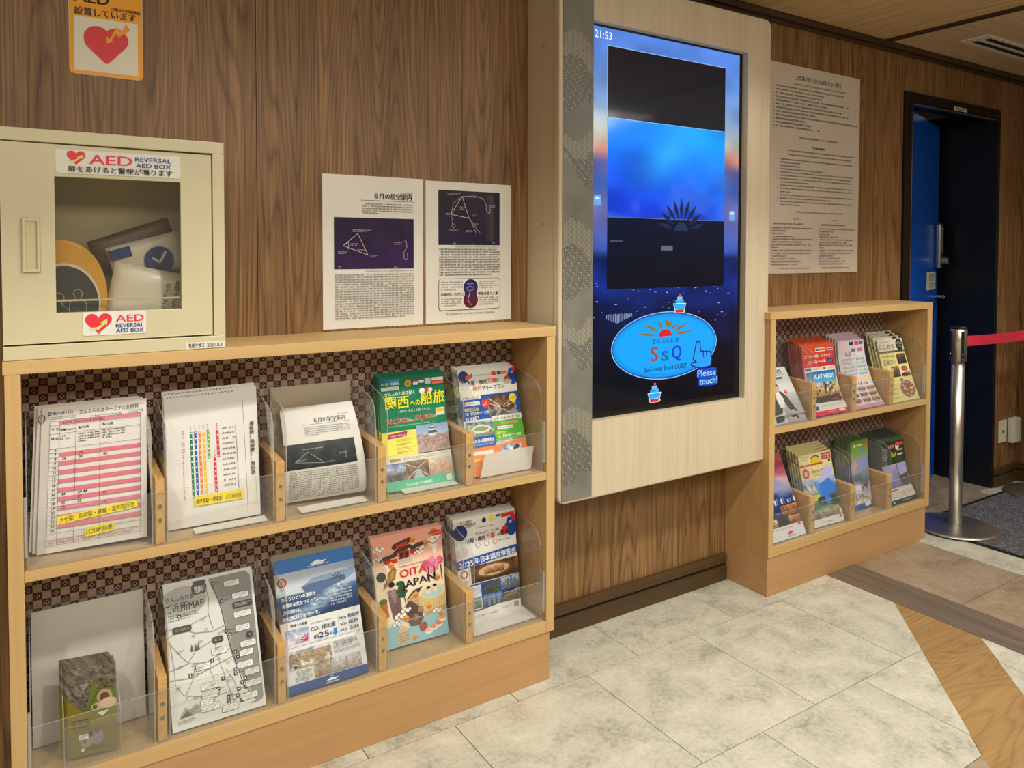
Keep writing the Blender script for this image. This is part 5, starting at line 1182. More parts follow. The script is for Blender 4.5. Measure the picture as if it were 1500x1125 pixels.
    for i in range(26):
        x, y = q.uniform(6, 62), q.uniform(28, 92); P.lines(x, y, x + q.uniform(4, 9), y + 2.2, 2, '5c5c56', 1, 0.7, i)
brochure('neighbourhood_map', 'grey and white illustrated neighbourhood map sheet', 'map', (0.2500, -0.178, zs + 0.001), (0.4480, -0.180, zs + 0.001), (0.2520, -0.042, zs + 0.272), (0.4500, -0.042, zs + 0.272), d_map, 'paper_white', 0.003, stack=2, sdir=(0, 0.004, 0), slabel='map sheet stacked behind the front neighbourhood map', sgroup='map sheets in the stack')
def d_lng(P):
    P.rect(0, 0, 100, 100, 'd8d9d8'); P.rect(0, 0, 100, 9, '1d6cb8'); P.poly([(44, 6.2), (49, 4.4), (54, 3.4), (60, 4.6), (66, 4.4), (60, 6.8), (50, 7.0)], 'e4ecf2'); P.line([(40, 7.6), (68, 7.2)], 0.5, 'e4ecf2')
    def sea(u, v):
        n = vnoise(u * 14, v * 18, 2); f = vnoise(u * 30, v * 30, 9); hz = 0.46
        if v < hz: return mixc(mixc(H('b4bec8'), H('d8dadc'), vnoise(u * 5, v * 6, 5)), H('8ca8cc'), max(0, u - v))
        c = mixc(H('34547c'), H('16305c'), (v - hz) * 1.9); w = max(0, 1 - abs((u - 0.30) - (1.0 - v) * 1.15 + 0.1) * 3.4)
        return mixc(c, H('c8d8e4'), min(1, w * (0.25 + f * 0.9)))
    P.pic(0, 9, 100, 47, sea, 60, 44)
    P.poly([(30, 22.5), (46, 17.0), (46, 15.0), (58, 15.6), (90, 15.0), (99, 15.5), (99, 20.0), (86, 24.0), (60, 28.0), (38, 30.5)], '7d92ac'); P.poly([(30, 22.5), (42, 21.0), (86, 20.0), (86, 24.0), (60, 28.0), (38, 30.5)], '4c6488'); P.poly([(46, 14.0), (56, 13.8), (90, 14.0), (92, 16.0), (46, 17.0)], 'b4c0cc')
    for a in range(0, 181, 26): P.line([(76 + 2.5 * cos(R(a)), 22.5 - 1.6 * sin(R(a))), (76 + 10 * cos(R(a)), 22.5 - 5.6 * sin(R(a)))], 1.1, '3c3c54')
    P.circ(8, 16, 5.6, '8c4034', 24); P.circ(8, 16, 3.4, 'd8b8a0', 20); P.circ(8, 16, 2.2, '8c4034', 16); P.rect(5.5, 19.5, 7.2, 22.5, 'c89c5c'); P.rect(8.8, 19.5, 10.5, 22.5, 'c89c5c')
    for i, s in enumerate(('ひとつひとつの選択が', '地球の未来をつくっていく。', '次の旅は、', 'LNG燃料フェリーで。')): P.text(s, 5, 30.5 + i * 5.0, 3.5, 'eef2f4', 0.02, fit=(42, 52, 22, 44)[i])
    P.lines(64, 30.5, 93, 42.5, 5, 'd4dee6', 1, 0.7, 3)
    P.text('環境への配慮', 12, 51.2, 2.4, '26344c', 0.01, fit=20); P.text('1', 8.0, 51.4, 3.4, 'c84050', 0.01); P.line([(4, 66.5), (97, 66.5)], 0.3, '34445c')
    P.noisy(5, 53.2, 33, 64.6, [(0, '94a0b8'), (0.5, 'b4b8c8'), (1, 'c4bcc8')], 0.4, 6, 3, (16, 10), 0.6)
    for a in range(0, 120, 24): P.line([(30, 63.5), (30 - 9 * cos(R(a)), 63.5 - 4.8 * sin(R(a)))], 1.1, 'b42c44')
    P.lines(36, 51.5, 62, 52.8, 1, '3c4c64', 1, 1, 4); P.text('CO', 35.5, 58.0, 4.3, '203454', 0.01, fit=9); P.text('2', 45, 58.0, 2.2, '203454', 0.01); P.text('排出量', 48.5, 58.0, 4.0, '203454', 0.02, fit=18)
    P.text('約', 38, 64.0, 3.6, '203454', 0.02, fit=6); P.text('25', 44, 64.2, 5.8, '203454', 0.02, fit=13); P.text('%', 58, 64.0, 3.0, '203454', 0.02); P.poly([(63, 60), (67, 60), (67, 63), (68.5, 63), (65, 65.6), (61.5, 63), (63, 63)], '2f7cc0'); P.lines(38, 65.0, 56, 65.8, 1, '6c7888', 1, 1, 2)
    P.line([(70, 51), (70, 65.5)], 0.25, '7c8898')
    for i, (a, b) in enumerate((('NOx', '約85%'), ('SOx', 'ほぼ0'), ('PM', 'ほぼ0'))): P.text(a, 72, 54.6 + i * 4.8, 3.0, '203454', 0.01, fit=(9, 9, 7)[i]); P.text(b, 83, 54.6 + i * 4.8, 3.8, '203454', 0.02, fit=(13, 12, 12)[i]); P.line([(72, 55.6 + i * 4.8), (97, 55.6 + i * 4.8)], 0.2, '9ca4b0')
    P.text('0', 95.0, 54.0, 3.8, '1f7cc4', 0.02)
    P.text('お客様の快適性', 14, 71.0, 2.2, '26344c', 0.01, fit=22); P.text('2', 8.5, 71.6, 3.4, 'c84050', 0.01); P.lines(86, 48.5, 96, 49.5, 1, 'c06c78', 1, 1, 2); P.lines(86, 67.5, 96, 68.5, 1, 'c06c78', 1, 1, 2)
    P.noisy(6, 72.6, 57, 82.4, [(0, 'a89880'), (0.5, '8c7860'), (1, 'b8ac98')], 0.6, 4, 3, (30, 12), 1.1); P.lines(60, 70.6, 90, 75.6, 3, '404c60', 1, 0.8, 5); P.lines(60, 76.8, 94, 79.6, 3, '7c8490', 1, 0.8, 6)
    P.noisy(34, 84, 53, 92.6, [(0, 'b8a890'), (1, '8c6c50')], 0.6, 3, 5, (14, 9), 0.9); P.noisy(54, 84, 73, 92.6, [(0, 'c0bcbc'), (0.6, 'a09898'), (1, '8c8078')], 0.5, 3, 6, (14, 9), 0.8); P.noisy(74, 84, 93, 92.6, [(0, 'b8b4b8'), (1, '8c8480')], 0.6, 4, 7, (14, 9), 1.0)
    P.circ(12, 81, 3, 'e4e0d8'); P.circ(12, 81, 2.3, '4c4438'); P.lines(12, 85.2, 31, 88.4, 2, '404c60', 1, 0.8, 8); P.lines(10, 89.4, 31, 93.0, 3, '7c8490', 1, 0.8, 9)
    P.noisy(0, 94.6, 100, 100, [(0, '34508c'), (1, '2c4884')], 0.4, 3, 3, (14, 3), 0.3); P.poly([(46, 97.2), (50, 96.0), (54, 95.4), (58, 96.2), (62, 96.0), (57, 97.6)], 'e4ecf2'); P.text('SUNFLOWER', 45, 99.2, 1.3, 'e4ecf2', 0.03, fit=17)
brochure('ship_leaflet', 'blue topped leaflet with a ship photograph and white text panels', 'leaflet', (0.5000, -0.176, zs + 0.001), (0.6980, -0.178, zs + 0.001), (0.4990, -0.052, zs + 0.270), (0.7030, -0.052, zs + 0.270), d_lng, 'paper_white', 0.002, stack=2, sdir=(0.0, 0.004, 0.001), slabel='same ship leaflet stacked behind the front copy', sgroup='ship leaflets in the stack')
backing(0.5020, 0.7110, zs, 'ribbed beige backing card standing behind the ship leaflet', 'card_beige', -0.034, -0.026, 0.282)
def d_oita(P):
    P.pic(0, 0, 100, 100, lambda u, v: gradc([(0, 'e8a090'), (0.16, 'e8aa98'), (0.3, 'ecc8ac'), (0.5, 'ecdcc0'), (1, 'e4dcc4')], v), 1, 30)
    def cloud(x, y, s, c='ecece6'):
        for dx, dy, r in ((0, 0, 1.0), (1.2, -0.5, 0.9), (2.3, 0.1, 1.0), (3.4, -0.3, 0.8)):
            P.circ(x + dx * s, y + dy * s, s * r, '3c3434', 14); P.circ(x + dx * s, y + dy * s, s * r * 0.84, c, 14)
    cloud(4, 12, 3.2); cloud(52, 15, 3.8); cloud(60, 18, 3.2); cloud(86, 10, 3.0); cloud(2, 20, 2.6)
    # temple gate
    P.poly([(27, 12), (31, 9), (52, 5.5), (56, 6.4), (54, 9), (50, 11.5), (30, 14)], '4c3c30'); P.poly([(33, 11), (50, 8.4), (48, 13), (35, 15)], 'c83c34'); P.poly([(29, 16.5), (34, 14.2), (52, 11.6), (56, 13), (54, 15), (30, 18.5)], '4c3c30')
    P.rect(36, 16.5, 51, 24, 'b8322c'); P.rect(38, 18, 42, 24, '2c3c30'); P.rect(45, 17.6, 49, 23.4, '2c3c30'); P.poly([(9, 22), (14, 19), (34, 17), (35, 20), (12, 24)], '54443a'); P.rect(14, 22.5, 34, 26, 'c03c30'); P.poly([(52, 14), (70, 11.5), (76, 14), (54, 18)], '54443a'); P.rect(53, 17, 66, 21, 'c03c30')
    for x in (17, 22, 27): P.rect(x, 22.5, x + 1.2, 26, '3c302c')
    P.poly([(36, 24), (51, 23), (56, 27.5), (34, 28.5)], 'bcb4a8'); cloud(60, 21, 2.6); cloud(14, 28, 2.2)
    P.circ(88, 5.5, 5.0, 'c86c3c'); P.line([(80, 6), (95, 4)], 1, '6c3024'); P.rect(90, 4.4, 99, 8.6, 'd83440'); P.lines(91.5, 5.6, 97.5, 7.4, 1, 'f0e0dc', 1, 1, 3)
    P.poly([(78, 12), (84, 10), (90, 12), (92, 18), (89, 25), (85, 25), (84, 19), (80, 18)], 'e4dcd0'); P.circ(80, 10.6, 3, 'e0c8b4'); P.line([(80, 13), (86, 16), (92, 14)], 1, '4c4040')
    # fish, lady, tree
    P.poly([(14, 42), (20, 33), (28, 29), (31, 32), (28, 40), (20, 44), (16, 45), (10, 48), (12, 43)], '8c7038'); P.poly([(18, 41), (24, 33), (28, 32), (26, 39)], 'a88c50'); P.circ(27, 31, 0.9, '241c14')
    P.ell(9, 36, 6.5, 4.4, '3c4c44')
    P.poly([(15, 50), (22, 48), (30, 50), (33, 60), (34, 74), (20, 75), (17, 62)], '7c6464'); P.poly([(19, 51), (26, 49), (28, 60), (22, 62)], 'a08480'); P.circ(22, 47, 3.4, 'd8bca4'); P.ell(22, 44.6, 4.6, 2.4, '342c2c'); P.lines(20, 56, 31, 72, 8, '54403c', 0.8, 1, 5)
    for x, y in ((34, 45), (36, 49), (33, 52), (38, 53), (35, 56)): P.ell(x, y, 6, 2.1, '2c5c3c', 12)
    P.line([(35, 46), (40, 64)], 1.2, '54402c'); P.poly([(3, 60), (13, 58), (15, 72), (6, 74)], 'c06430'); P.ell(8, 58, 6, 2.6, '3c6c34', 12)
    # cherry trees
    for i in range(26):
        a, b = 70 + 29 * vnoise(i * 3.7, 2, 9), 29 + 12 * vnoise(i * 2.9, 7, 9); P.circ(a, b, 3.2 + 1.5 * vnoise(i, 3), ('d8688c', 'e08ca8', 'c85480')[i % 3], 9)
    for x in (76, 85, 95): P.line([(x, 36), (x + 1, 50)], 1.4, '4c3c38')
    P.text('A guide to the charms of', 35, 31.0, 2.2, '443c38', 0.0, fit=38, rot=1)
    P.text('OITA', 35.5, 40.4, 9.6, 'c8303c', 0.04, fit=38, rot=2); P.text('JAPAN', 36, 50.6, 9.0, '26242a', 0.035, fit=50, rot=4)
    # bath and roofs
    P.poly([(42, 60), (52, 54), (66, 52), (60, 57), (50, 68), (44, 68)], '4c4444'); P.poly([(43, 61), (52, 56), (60, 57), (60, 68), (46, 70)], 'c8b07c'); P.lines(46, 59, 59, 69, 3, '8c7444', 0.4, 1, 3)
    P.poly([(61, 61), (99, 54), (99, 72), (88, 76), (66, 76), (62, 70)], 'd4bc84'); P.ell(81, 59, 18, 6, 'e0cc98', 24); P.ell(81, 59.4, 15, 4.4, 'a4ccd0', 24)
    for x in range(64, 98, 4): P.line([(x, 64), (x + 0.6, 75)], 0.35, '9c8450')
    for x, y in ((74, 56.5), (84, 55.5)): P.circ(x, y, 3, 'e8ccb0'); P.ell(x, y - 1.6, 3, 1.3, '342c2c'); P.ell(x, y + 2.4, 4.2, 1.8, 'e8ccb0')
    P.poly([(66, 76), (99, 73), (99, 82), (90, 84), (66, 84)], 'b89c68'); P.poly([(38, 66), (46, 62), (60, 70), (64, 76), (40, 76)], '5c4c48')
    # river, rocks, sushi
    P.poly([(0, 84), (20, 80), (40, 86), (60, 80), (99, 78), (100, 100), (0, 100)], '8cc0cc'); cloud(24, 74, 3.4); cloud(34, 70, 3.0); cloud(80, 77, 2.8); cloud(20, 80, 3.0)
    P.poly([(40, 80), (46, 70), (54, 68), (60, 72), (64, 80), (56, 86), (44, 85)], '5c4c44'); P.circ(52, 78, 4.4, '8c6c5c'); P.circ(60, 72, 4.0, 'a87c6c')
    P.circ(62, 88, 6.4, '9c4444', 20); P.poly([(24, 86), (32, 82), (38, 86), (42, 98), (20, 98)], 'c8b890'); P.circ(30, 83, 3, 'd8bca0'); P.lines(24, 88, 40, 97, 4, '6c5c44', 0.6, 1, 3)
    for x, y, c in ((70, 92, 'e8b8ac'), (78, 90, 'e88c6c'), (86, 88, 'e8784c'), (92, 84, 'e89c50')): P.ell(x, y + 1.4, 6, 2.4, 'f0ece4', 14); P.ell(x, y, 6, 2.0, c, 14)
    for x, y in ((57, 8), (76, 13), (24, 27), (55, 58), (89, 47), (73, 71), (38, 77), (48, 95), (90, 80)): P.poly([(x, y - 3.4), (x + 4.6, y), (x, y + 3.4), (x - 4.6, y)], 'e8a840'); P.poly([(x - 4.6, y), (x + 4.6, y), (x, y + 3.4)], 'd87438'); P.lines(x - 2.4, y - 0.6, x + 2.6, y + 0.6, 1, '7c3c1c', 1, 1, 3)
brochure('guide_book', 'pink illustrated OITA JAPAN guide book with temple gate and bath drawings', 'book', (0.7640, -0.112, zs + 0.003), (0.9530, -0.118, zs + 0.003), (0.7540, -0.050, zs + 0.281), (0.9620, -0.050, zs + 0.281), d_oita, 'paper_white', 0.005, stack=2, sdir=(0.0, 0.0065, 0.001), slabel='same pink guide book stacked behind the front copy', sgroup='pink guide books in the stack')
def d_expo2(P):
    P.rect(0, 0, 100, 100, 'dddbd4'); P.circ(10, 14, 11, '24386c', 28); P.circ(24, 7, 6, 'a8a49c', 20); P.lines(4, 3, 30, 7.5, 2, '34343a', 1.1, 0.8, 3); P.text('4/12土〜10/13月', 6, 9.0, 3.4, '2c2c32', 0.02, fit=29)
    P.circ(49, 6.0, 3.6, '34302c', 12); P.rect(57, 3.4, 66, 8.2, 'ecd42c'); P.rect(68, 3.0, 75.5, 5.2, '284c9c'); P.rect(77, 3.0, 99, 4.6, 'd83c3c'); P.rect(77, 4.6, 99, 6.8, 'c83440')
    blobs(P, 88, 8.5, 0.95)
    P.lines(36, 11.5, 66, 13, 1, '4c4c50', 1, 1, 4); P.text('いっしょに、いこな!', 34, 18.6, 3.2, '34343a', 0.02, fit=38); P.text('大阪・関西', 18, 25.0, 5.2, '24304c', 0.03, fit=31); P.text('万博', 50, 24.4, 5.6, 'd03840', 0.035, fit=14); P.text('への', 65, 24.0, 3.0, '24304c', 0.03, fit=8); P.text('船旅', 74, 23.8, 5.6, '24262c', 0.03, fit=14)
    for x, c in ((36, '6c6c70'), (50, '4c9c5c'), (64, 'd05050')): P.circ(x, 29.0, 3.6, c); P.circ(x, 29.0, 2.9, 'dddbd4')
    P.text('セットプラン', 70, 29.6, 2.2, '34343a', 0.02, fit=20); P.ell(10, 33, 9, 5, 'c0c0c0')
    P.poly([(0, 40.5), (100, 36.2), (100, 44.4), (0, 49)], '2450a0'); P.text('2025', 3, 47.4, 7.0, 'eef0f2', 0.02, fit=23, rot=2.5); P.text('年日本国際博覧会', 28, 46.0, 6.4, 'eef0f2', 0.02, fit=70, rot=2.5)
    P.noisy(20, 48, 100, 64.5, [(0, '5c3c28'), (0.5, '6c4c34'), (1, '3c2c20')], 0.5, 4, 8, (34, 18), 1.2); P.ell(58, 55.5, 30, 6.4, '7c5434', 28); P.ell(58, 55.5, 26, 5.2, 'c8a880', 28); P.noisy(42, 52.5, 76, 59, [(0, 'b89470'), (1, '6c4c34')], 0.7, 5, 4, (22, 10), 1.6)
    P.rect(18, 48, 20, 66, 'dddbd4'); P.circ(9.5, 54, 5.6, 'b04044'); P.circ(9.5, 54, 3.6, 'dddbd4'); P.lines(6, 60, 16, 64, 3, '5c5c60', 1, 0.8, 4)
    P.rect(16, 65.5, 100, 91, '2a4898'); P.noisy(37, 66.0, 66, 77.5, [(0, '34508c'), (0.4, '4c4c50'), (1, '3c4c30')], 0.5, 4, 11, (16, 12), 1.0); P.noisy(68, 66.0, 100, 77.5, [(0, 'b4c0d0'), (0.5, '7c8490'), (1, '5c6460')], 0.4, 5, 12, (18, 12), 0.9); P.noisy(37, 78.5, 68, 90, [(0, '5c84c0'), (0.5, '4c5c7c'), (1, '2c3438')], 0.5, 4, 13, (16, 12), 0.9); P.noisy(70, 79, 100, 90, [(0, '2c2c3c'), (0.5, '8c6c44'), (1, '34302c')], 0.6, 5, 14, (16, 12), 1.6)
    for x, y0, y1 in ((78, 66.5, 76), (84, 64.5, 76.5), (90, 67, 76)): P.rect(x, y0 + 1, x + 3.4, y1, '5c6c84')
    for x, y0 in ((44, 79.5), (52, 78.5), (61, 79)): P.rect(x, y0, x + 4, 89, '6c7c98')
    P.rect(50, 68, 63, 73.5, '54504c'); P.rect(4, 67, 34, 90, 'd0d2d6'); P.lines(6, 68.5, 33, 76, 5, '4c5870', 1, 0.8, 6); P.noisy(5, 78, 33, 89, [(0, '8ca0b4'), (1, '4c5c4c')], 0.5, 4, 15, (14, 8))
    P.poly([(0, 93), (30, 91.6), (62, 89.6), (100, 90.4), (100, 100), (0, 100)], 'dddbd4'); P.circ(12, 96.8, 2.4, '5c6c84'); P.text('さんふらわあトラベル株式会社', 18, 97.6, 2.6, '4c5464', 0.01, fit=42); P.lines(66, 93.4, 84, 95.6, 2, 'b05060', 1, 1, 4); P.rect(88, 91.8, 96, 97, '8c8c88')
brochure('expo_brochure', 'white expo brochure on the lower shelf with a city photo collage', 'brochure', (1.0120, -0.094, zs + 0.001), (1.2020, -0.098, zs + 0.001), (1.0000, -0.052, zs + 0.284), (1.2060, -0.052, zs + 0.281), d_expo2, 'paper_grey', 0.003, (0, 0, 0), True, 6, (-0.0010, 0.0038, 0.0012), 'same expo brochure stacked behind the front copy on the lower shelf', 'lower shelf expo brochures in the stack', jit=0.001)

# ---- right cabinet, upper shelf
def d_man(P):
    P.rect(0, 0, 100, 100, 'c9cacb'); P.ox = 13; P.kx = 0.87; P.noisy(0, 0, 100, 34, [(0, 'cfcfcf'), (1, 'bcbdbe')], 0.3, 3, 3, (8, 6), 0.1)
    P.text('2025', 4, 11, 7, '2c2c30', 0.02, fit=20); P.text('04/05', 34, 11.0, 9.5, '26262a', 0.03, fit=42); P.lines(34, 13, 92, 18, 2, '6c6c70', 1, 0.9, 4); P.rr(44, 20.5, 76, 24.5, '2c2c30', 1); P.lines(47, 21.5, 74, 23.6, 1, 'd0d0d0', 1, 1, 3)
    for y in range(5): P.line([(30, 58 + y * 11), (100, 56 + y * 11)], 1.2, '8c8e90'); 
    P.noisy(40, 55, 100, 100, [(0, 'b8babc'), (1, '98999a')], 0.3, 5, 6, (14, 14), 0.3)
    P.poly([(26, 52), (52, 50), (66, 62), (74, 84), (80, 94), (62, 96), (56, 86), (50, 70), (30, 96), (4, 98), (12, 76), (16, 60)], '3a3c42'); P.poly([(34, 52), (46, 51), (52, 66), (46, 84), (32, 84), (30, 66)], 'dcdcdc')
    P.ell(42, 44, 9, 7.5, 'd0ac90', 20); P.poly([(31, 46), (30, 37), (36, 33), (46, 33), (52, 38), (51, 45), (48, 39), (36, 40)], '2c2420'); P.rr(37, 46.4, 44, 48, 'a85048', 1)
    for a in (-30, 0, 30, 60): P.line([(62, 54), (62 + 12 * cos(R(a)), 54 - 6 * sin(R(a)))], 1.6, 'd84840')
    P.ell(66, 93, 6, 2.4, 'd0a890'); P.lines(4, 96, 40, 99, 2, '505054', 1, 0.8, 5)
brochure('portrait_leaflet', 'grey leaflet with a dark haired person in a charcoal jacket, right cabinet', 'leaflet', (2.2160, -0.176, zm), (2.4160, -0.178, zm), (2.2170, -0.086, zm + 0.158), (2.4120, -0.086, zm + 0.158), d_man, 'paper_grey', 0.004, stack=1, sdir=(-0.002, 0.0075, 0.026), slabel='pale copy standing higher behind the grey portrait leaflet', sgroup='copies behind the portrait leaflet', jit=0)
def d_usj(P):
    P.rect(0, 0, 100, 100, 'c8303c'); P.pic(0, 0, 100, 30, lambda u, v: mixc(H('c85434'), H('cc2c38'), v), 1, 3)
    P.rect(42, 5.4, 72, 10.4, 'e4dcd0'); P.rect(43, 6.4, 50, 9.4, '303864'); P.rect(51, 6.4, 57, 9.4, '303030'); P.rect(58, 6.4, 76, 9.4, 'd86c44'); P.rect(78, 6.0, 96, 9.6, 'e4dcd0'); P.rect(80, 7.0, 95, 8.8, '404880')
    P.text('ユニバーサル・スタジオ・', 6, 18.4, 5.2, 'f4f0ea', 0.02, fit=88, outline=('34181c', 0.05)); P.text('ジャパンへの旅', 18, 26.4, 5.2, 'f4f0ea', 0.03, fit=54, outline=('34181c', 0.05)); P.rect(76, 21.5, 94, 28, '28386c'); P.lines(78, 23, 92, 26.6, 2, 'c0c8e0', 1, 1, 4)
    P.rect(4, 31.5, 98, 84, 'dcd4c8'); P.rect(6, 32.4, 24, 36.4, '2c5c94'); P.lines(28, 33.0, 60, 36.0, 2, 'b05048', 1, 1, 5); P.rect(62, 32.6, 66, 36.6, '34508c'); P.lines(70, 33.0, 95, 36.0, 2, 'b05048', 1, 1, 6)
    P.pic(7, 38, 96, 82, lambda u, v: gradc([(0, '1c6ca8'), (0.3, '4ca0c8'), (0.5, 'a8c4c4'), (0.62, 'd0a444'), (1, '4c4438')], v), 4, 20)
    P.text('PLAY WILD!', 30, 48.4, 9.0, 'd8f0fa', 0.05, fit=58, outline=('14406c', 0.05))
    q = random.Random(9)
    for i in range(110):
        x = 22 + 68 * q.random(); y = 54 + 24 * q.random() + (x - 55) ** 2 * 0.004; r = 1.2 + 2.6 * q.random(); P.circ(x, y, r, ('b83c34', 'd8a83c', '8c5c34', 'c8c0b0', '34508c', 'a86c48', '2c2c38', 'd8d0c4', 'c87c34')[i % 9], 7)
    P.poly([(22, 74), (90, 72), (94, 82), (20, 82)], '3c3a40'); P.rect(66, 78.5, 84, 80.4, 'c83c34')
    P.rect(0, 84, 100, 93.4, 'd8d4cc'); P.rect(6, 86, 18, 92, '34508c'); P.lines(24, 85.4, 92, 88, 2, '605c58', 1, 0.9, 5); P.rect(0, 93.4, 100, 100, 'd02c4c'); P.rr(74, 94.4, 92, 97.0, 'e4dcd8', 1); P.lines(40, 94.8, 68, 96.6, 1, 'ecd8dc', 1, 1, 3)
brochure('theme_park_brochure', 'red theme park brochure with white Japanese title and crowded picture', 'brochure', (2.4700, -0.174, zm), (2.6740, -0.176, zm), (2.4730, -0.108, zm + 0.262), (2.6700, -0.104, zm + 0.262), d_usj, 'paper_red', 0.003, (0, 0.030, -0.008), True, 5, (-0.0016, 0.0105, 0.0042), 'same red theme park brochure leaning behind the front copy', 'red theme park brochures in the stack', 0.008)
def d_pink(P):
    P.rect(0, 0, 100, 100, 'd6d2d8'); P.pic(0, 0, 100, 18, lambda u, v: mixc(H('d4bcc8'), H('d8ccd4'), v), 1, 2); P.rect(44, 3, 60, 8, '3c3448'); P.rect(64, 3, 80, 8, 'c4546c'); P.rect(82, 3.5, 96, 7.5, '4860a0')
    P.circ(30, 20, 5, 'b890a4'); P.circ(44, 19, 5, 'a87c98'); P.circ(37, 22, 4, 'c8a4b4'); P.rect(50, 12.5, 66, 17, '4c68a4'); P.rect(74, 12.5, 92, 17, 'b86c84')
    for i in range(5): P.lines(10, 26 + i * 5.4, 60, 29.6 + i * 5.4, 2, '80788c', 1, 0.8, i); P.rect(64, 26 + i * 5.4, 78, 29.6 + i * 5.4, ('8cb8a4', 'b4c8c4')[i % 2]); P.rect(81, 26 + i * 5.4, 94, 29.6 + i * 5.4, ('a0a8cc', '98b8a8')[i % 2])
    P.pic(0, 53, 100, 60, lambda u, v: H('d8c4a4')); P.text('くまさる', 46, 65.5, 5.4, '3c3434', 0.03, fit=34); P.text('こだわり', 8, 65.5, 4.4, '54484c', 0.02, fit=30)
    for i in range(3):
        for x, s in ((6, 1), (38, 2), (70, 3)): P.noisy(x, 68.5 + i * 8.6, x + 26, 73.6 + i * 8.6, [(0, 'b89078'), (1, '745448')], 0.7, 3, s + i * 5, (8, 5), 1.4); P.lines(x, 74.2 + i * 8.6, x + 26, 76 + i * 8.6, 1, '605860', 1, 0.9, s)
    P.rect(0, 94.6, 100, 100, 'cc8ca0')
brochure('pink_leaflet', 'pale pink and lilac leaflet with small food photos, right of the red brochures', 'leaflet', (2.7200, -0.178, zm), (2.9230, -0.176, zm), (2.7270, -0.088, zm + 0.262), (2.9060, -0.084, zm + 0.262), d_pink, 'paper_pink', 0.002, (0, 0.040, -0.018), True, 4, (-0.0040, 0.0095, 0.0062), 'same pale pink leaflet leaning behind the front copy', 'pale pink leaflets in the stack', 0.008)
def d_yel(P):
    P.rect(0, 0, 100, 100, 'e0d88c'); P.rect(0, 0, 100, 19, 'd6d0bc'); P.rect(0, 19, 100, 22.4, '4c5c44'); P.lines(10, 3, 50, 5, 1, '605c50', 1, 1, 3); P.text('ここから', 6, 15.4, 9.0, '2c2c24', 0.03, fit=56); P.circ(84, 10.5, 13.5, '24382c', 30); P.text('くじ', 76, 10.0, 5.6, 'd8dcc8', 0.02, fit=17); P.lines(76, 12, 92, 15, 2, 'b8c0a8', 1, 1, 4)
    P.text('JR立花駅から徒歩', 7, 29.4, 3.6, '54503c', 0.01, fit=50); P.text('尼崎の旬', 8, 41.5, 10.0, '3c3c28', 0.005, fit=46)
    P.noisy(62, 25, 96, 42, [(0, '7c6454'), (0.5, '4c3c38'), (1, '34302c')], 0.5, 4, 4, (14, 12), 1.5); P.noisy(30, 44.5, 60, 62, [(0, 'a86c4c'), (0.6, '4c4c50'), (1, '34343a')], 0.6, 4, 5, (14, 12), 1.2); P.circ(34, 50, 5, 'd8b078')
    P.ell(80, 51, 17, 8, 'e8e4d8', 24); P.ell(80, 50, 13, 5, 'c85c44', 20); P.ell(78, 48, 6, 2.4, '6c8c3c', 14); P.ell(78, 59.5, 16, 3.4, '3c3a3c', 18); P.noisy(84, 55, 97, 62, [(0, 'b89060'), (1, '4c3c34')], 0.7, 3, 8, (6, 6), 1.4)
    P.ell(70, 82, 29, 15.5, 'd8d0c4', 30); P.ell(70, 82, 26, 13.4, '9c6c54', 28)
    q = random.Random(4)
    for i in range(70):
        a, rr_ = q.random() * 6.28, q.random() ** 0.6; P.ell(70 + 24 * rr_ * cos(a), 82 + 12 * rr_ * sin(a), 2.6, 1.4, ('c88468', 'e0b898', '8c4c3c', 'd8c89c', '7c8c44', 'b86c58', 'e8dcc8')[i % 7], 7)
    P.circ(58, 68.5, 5, 'd8a844'); P.circ(56, 67.0, 4, '7c8c3c')
    for i in range(5): P.lines(8, 66 + i * 6.6, 36 - 4 * (i % 2), 69 + i * 6.6, 2, '54503c', 1, 0.6, i)
brochure('food_leaflet', 'yellow food leaflet with dishes and a dark round badge, at the right end', 'leaflet', (2.9740, -0.178, zm), (3.1760, -0.178, zm), (2.9780, -0.100, zm + 0.250), (3.1640, -0.096, zm + 0.250), d_yel, 'paper_yellow', 0.003, (0, 0.010, 0), True, 3, (-0.0040, 0.0140, 0.0095), 'same yellow food leaflet leaning behind the front copy', 'yellow food leaflets in the stack', 0.01)
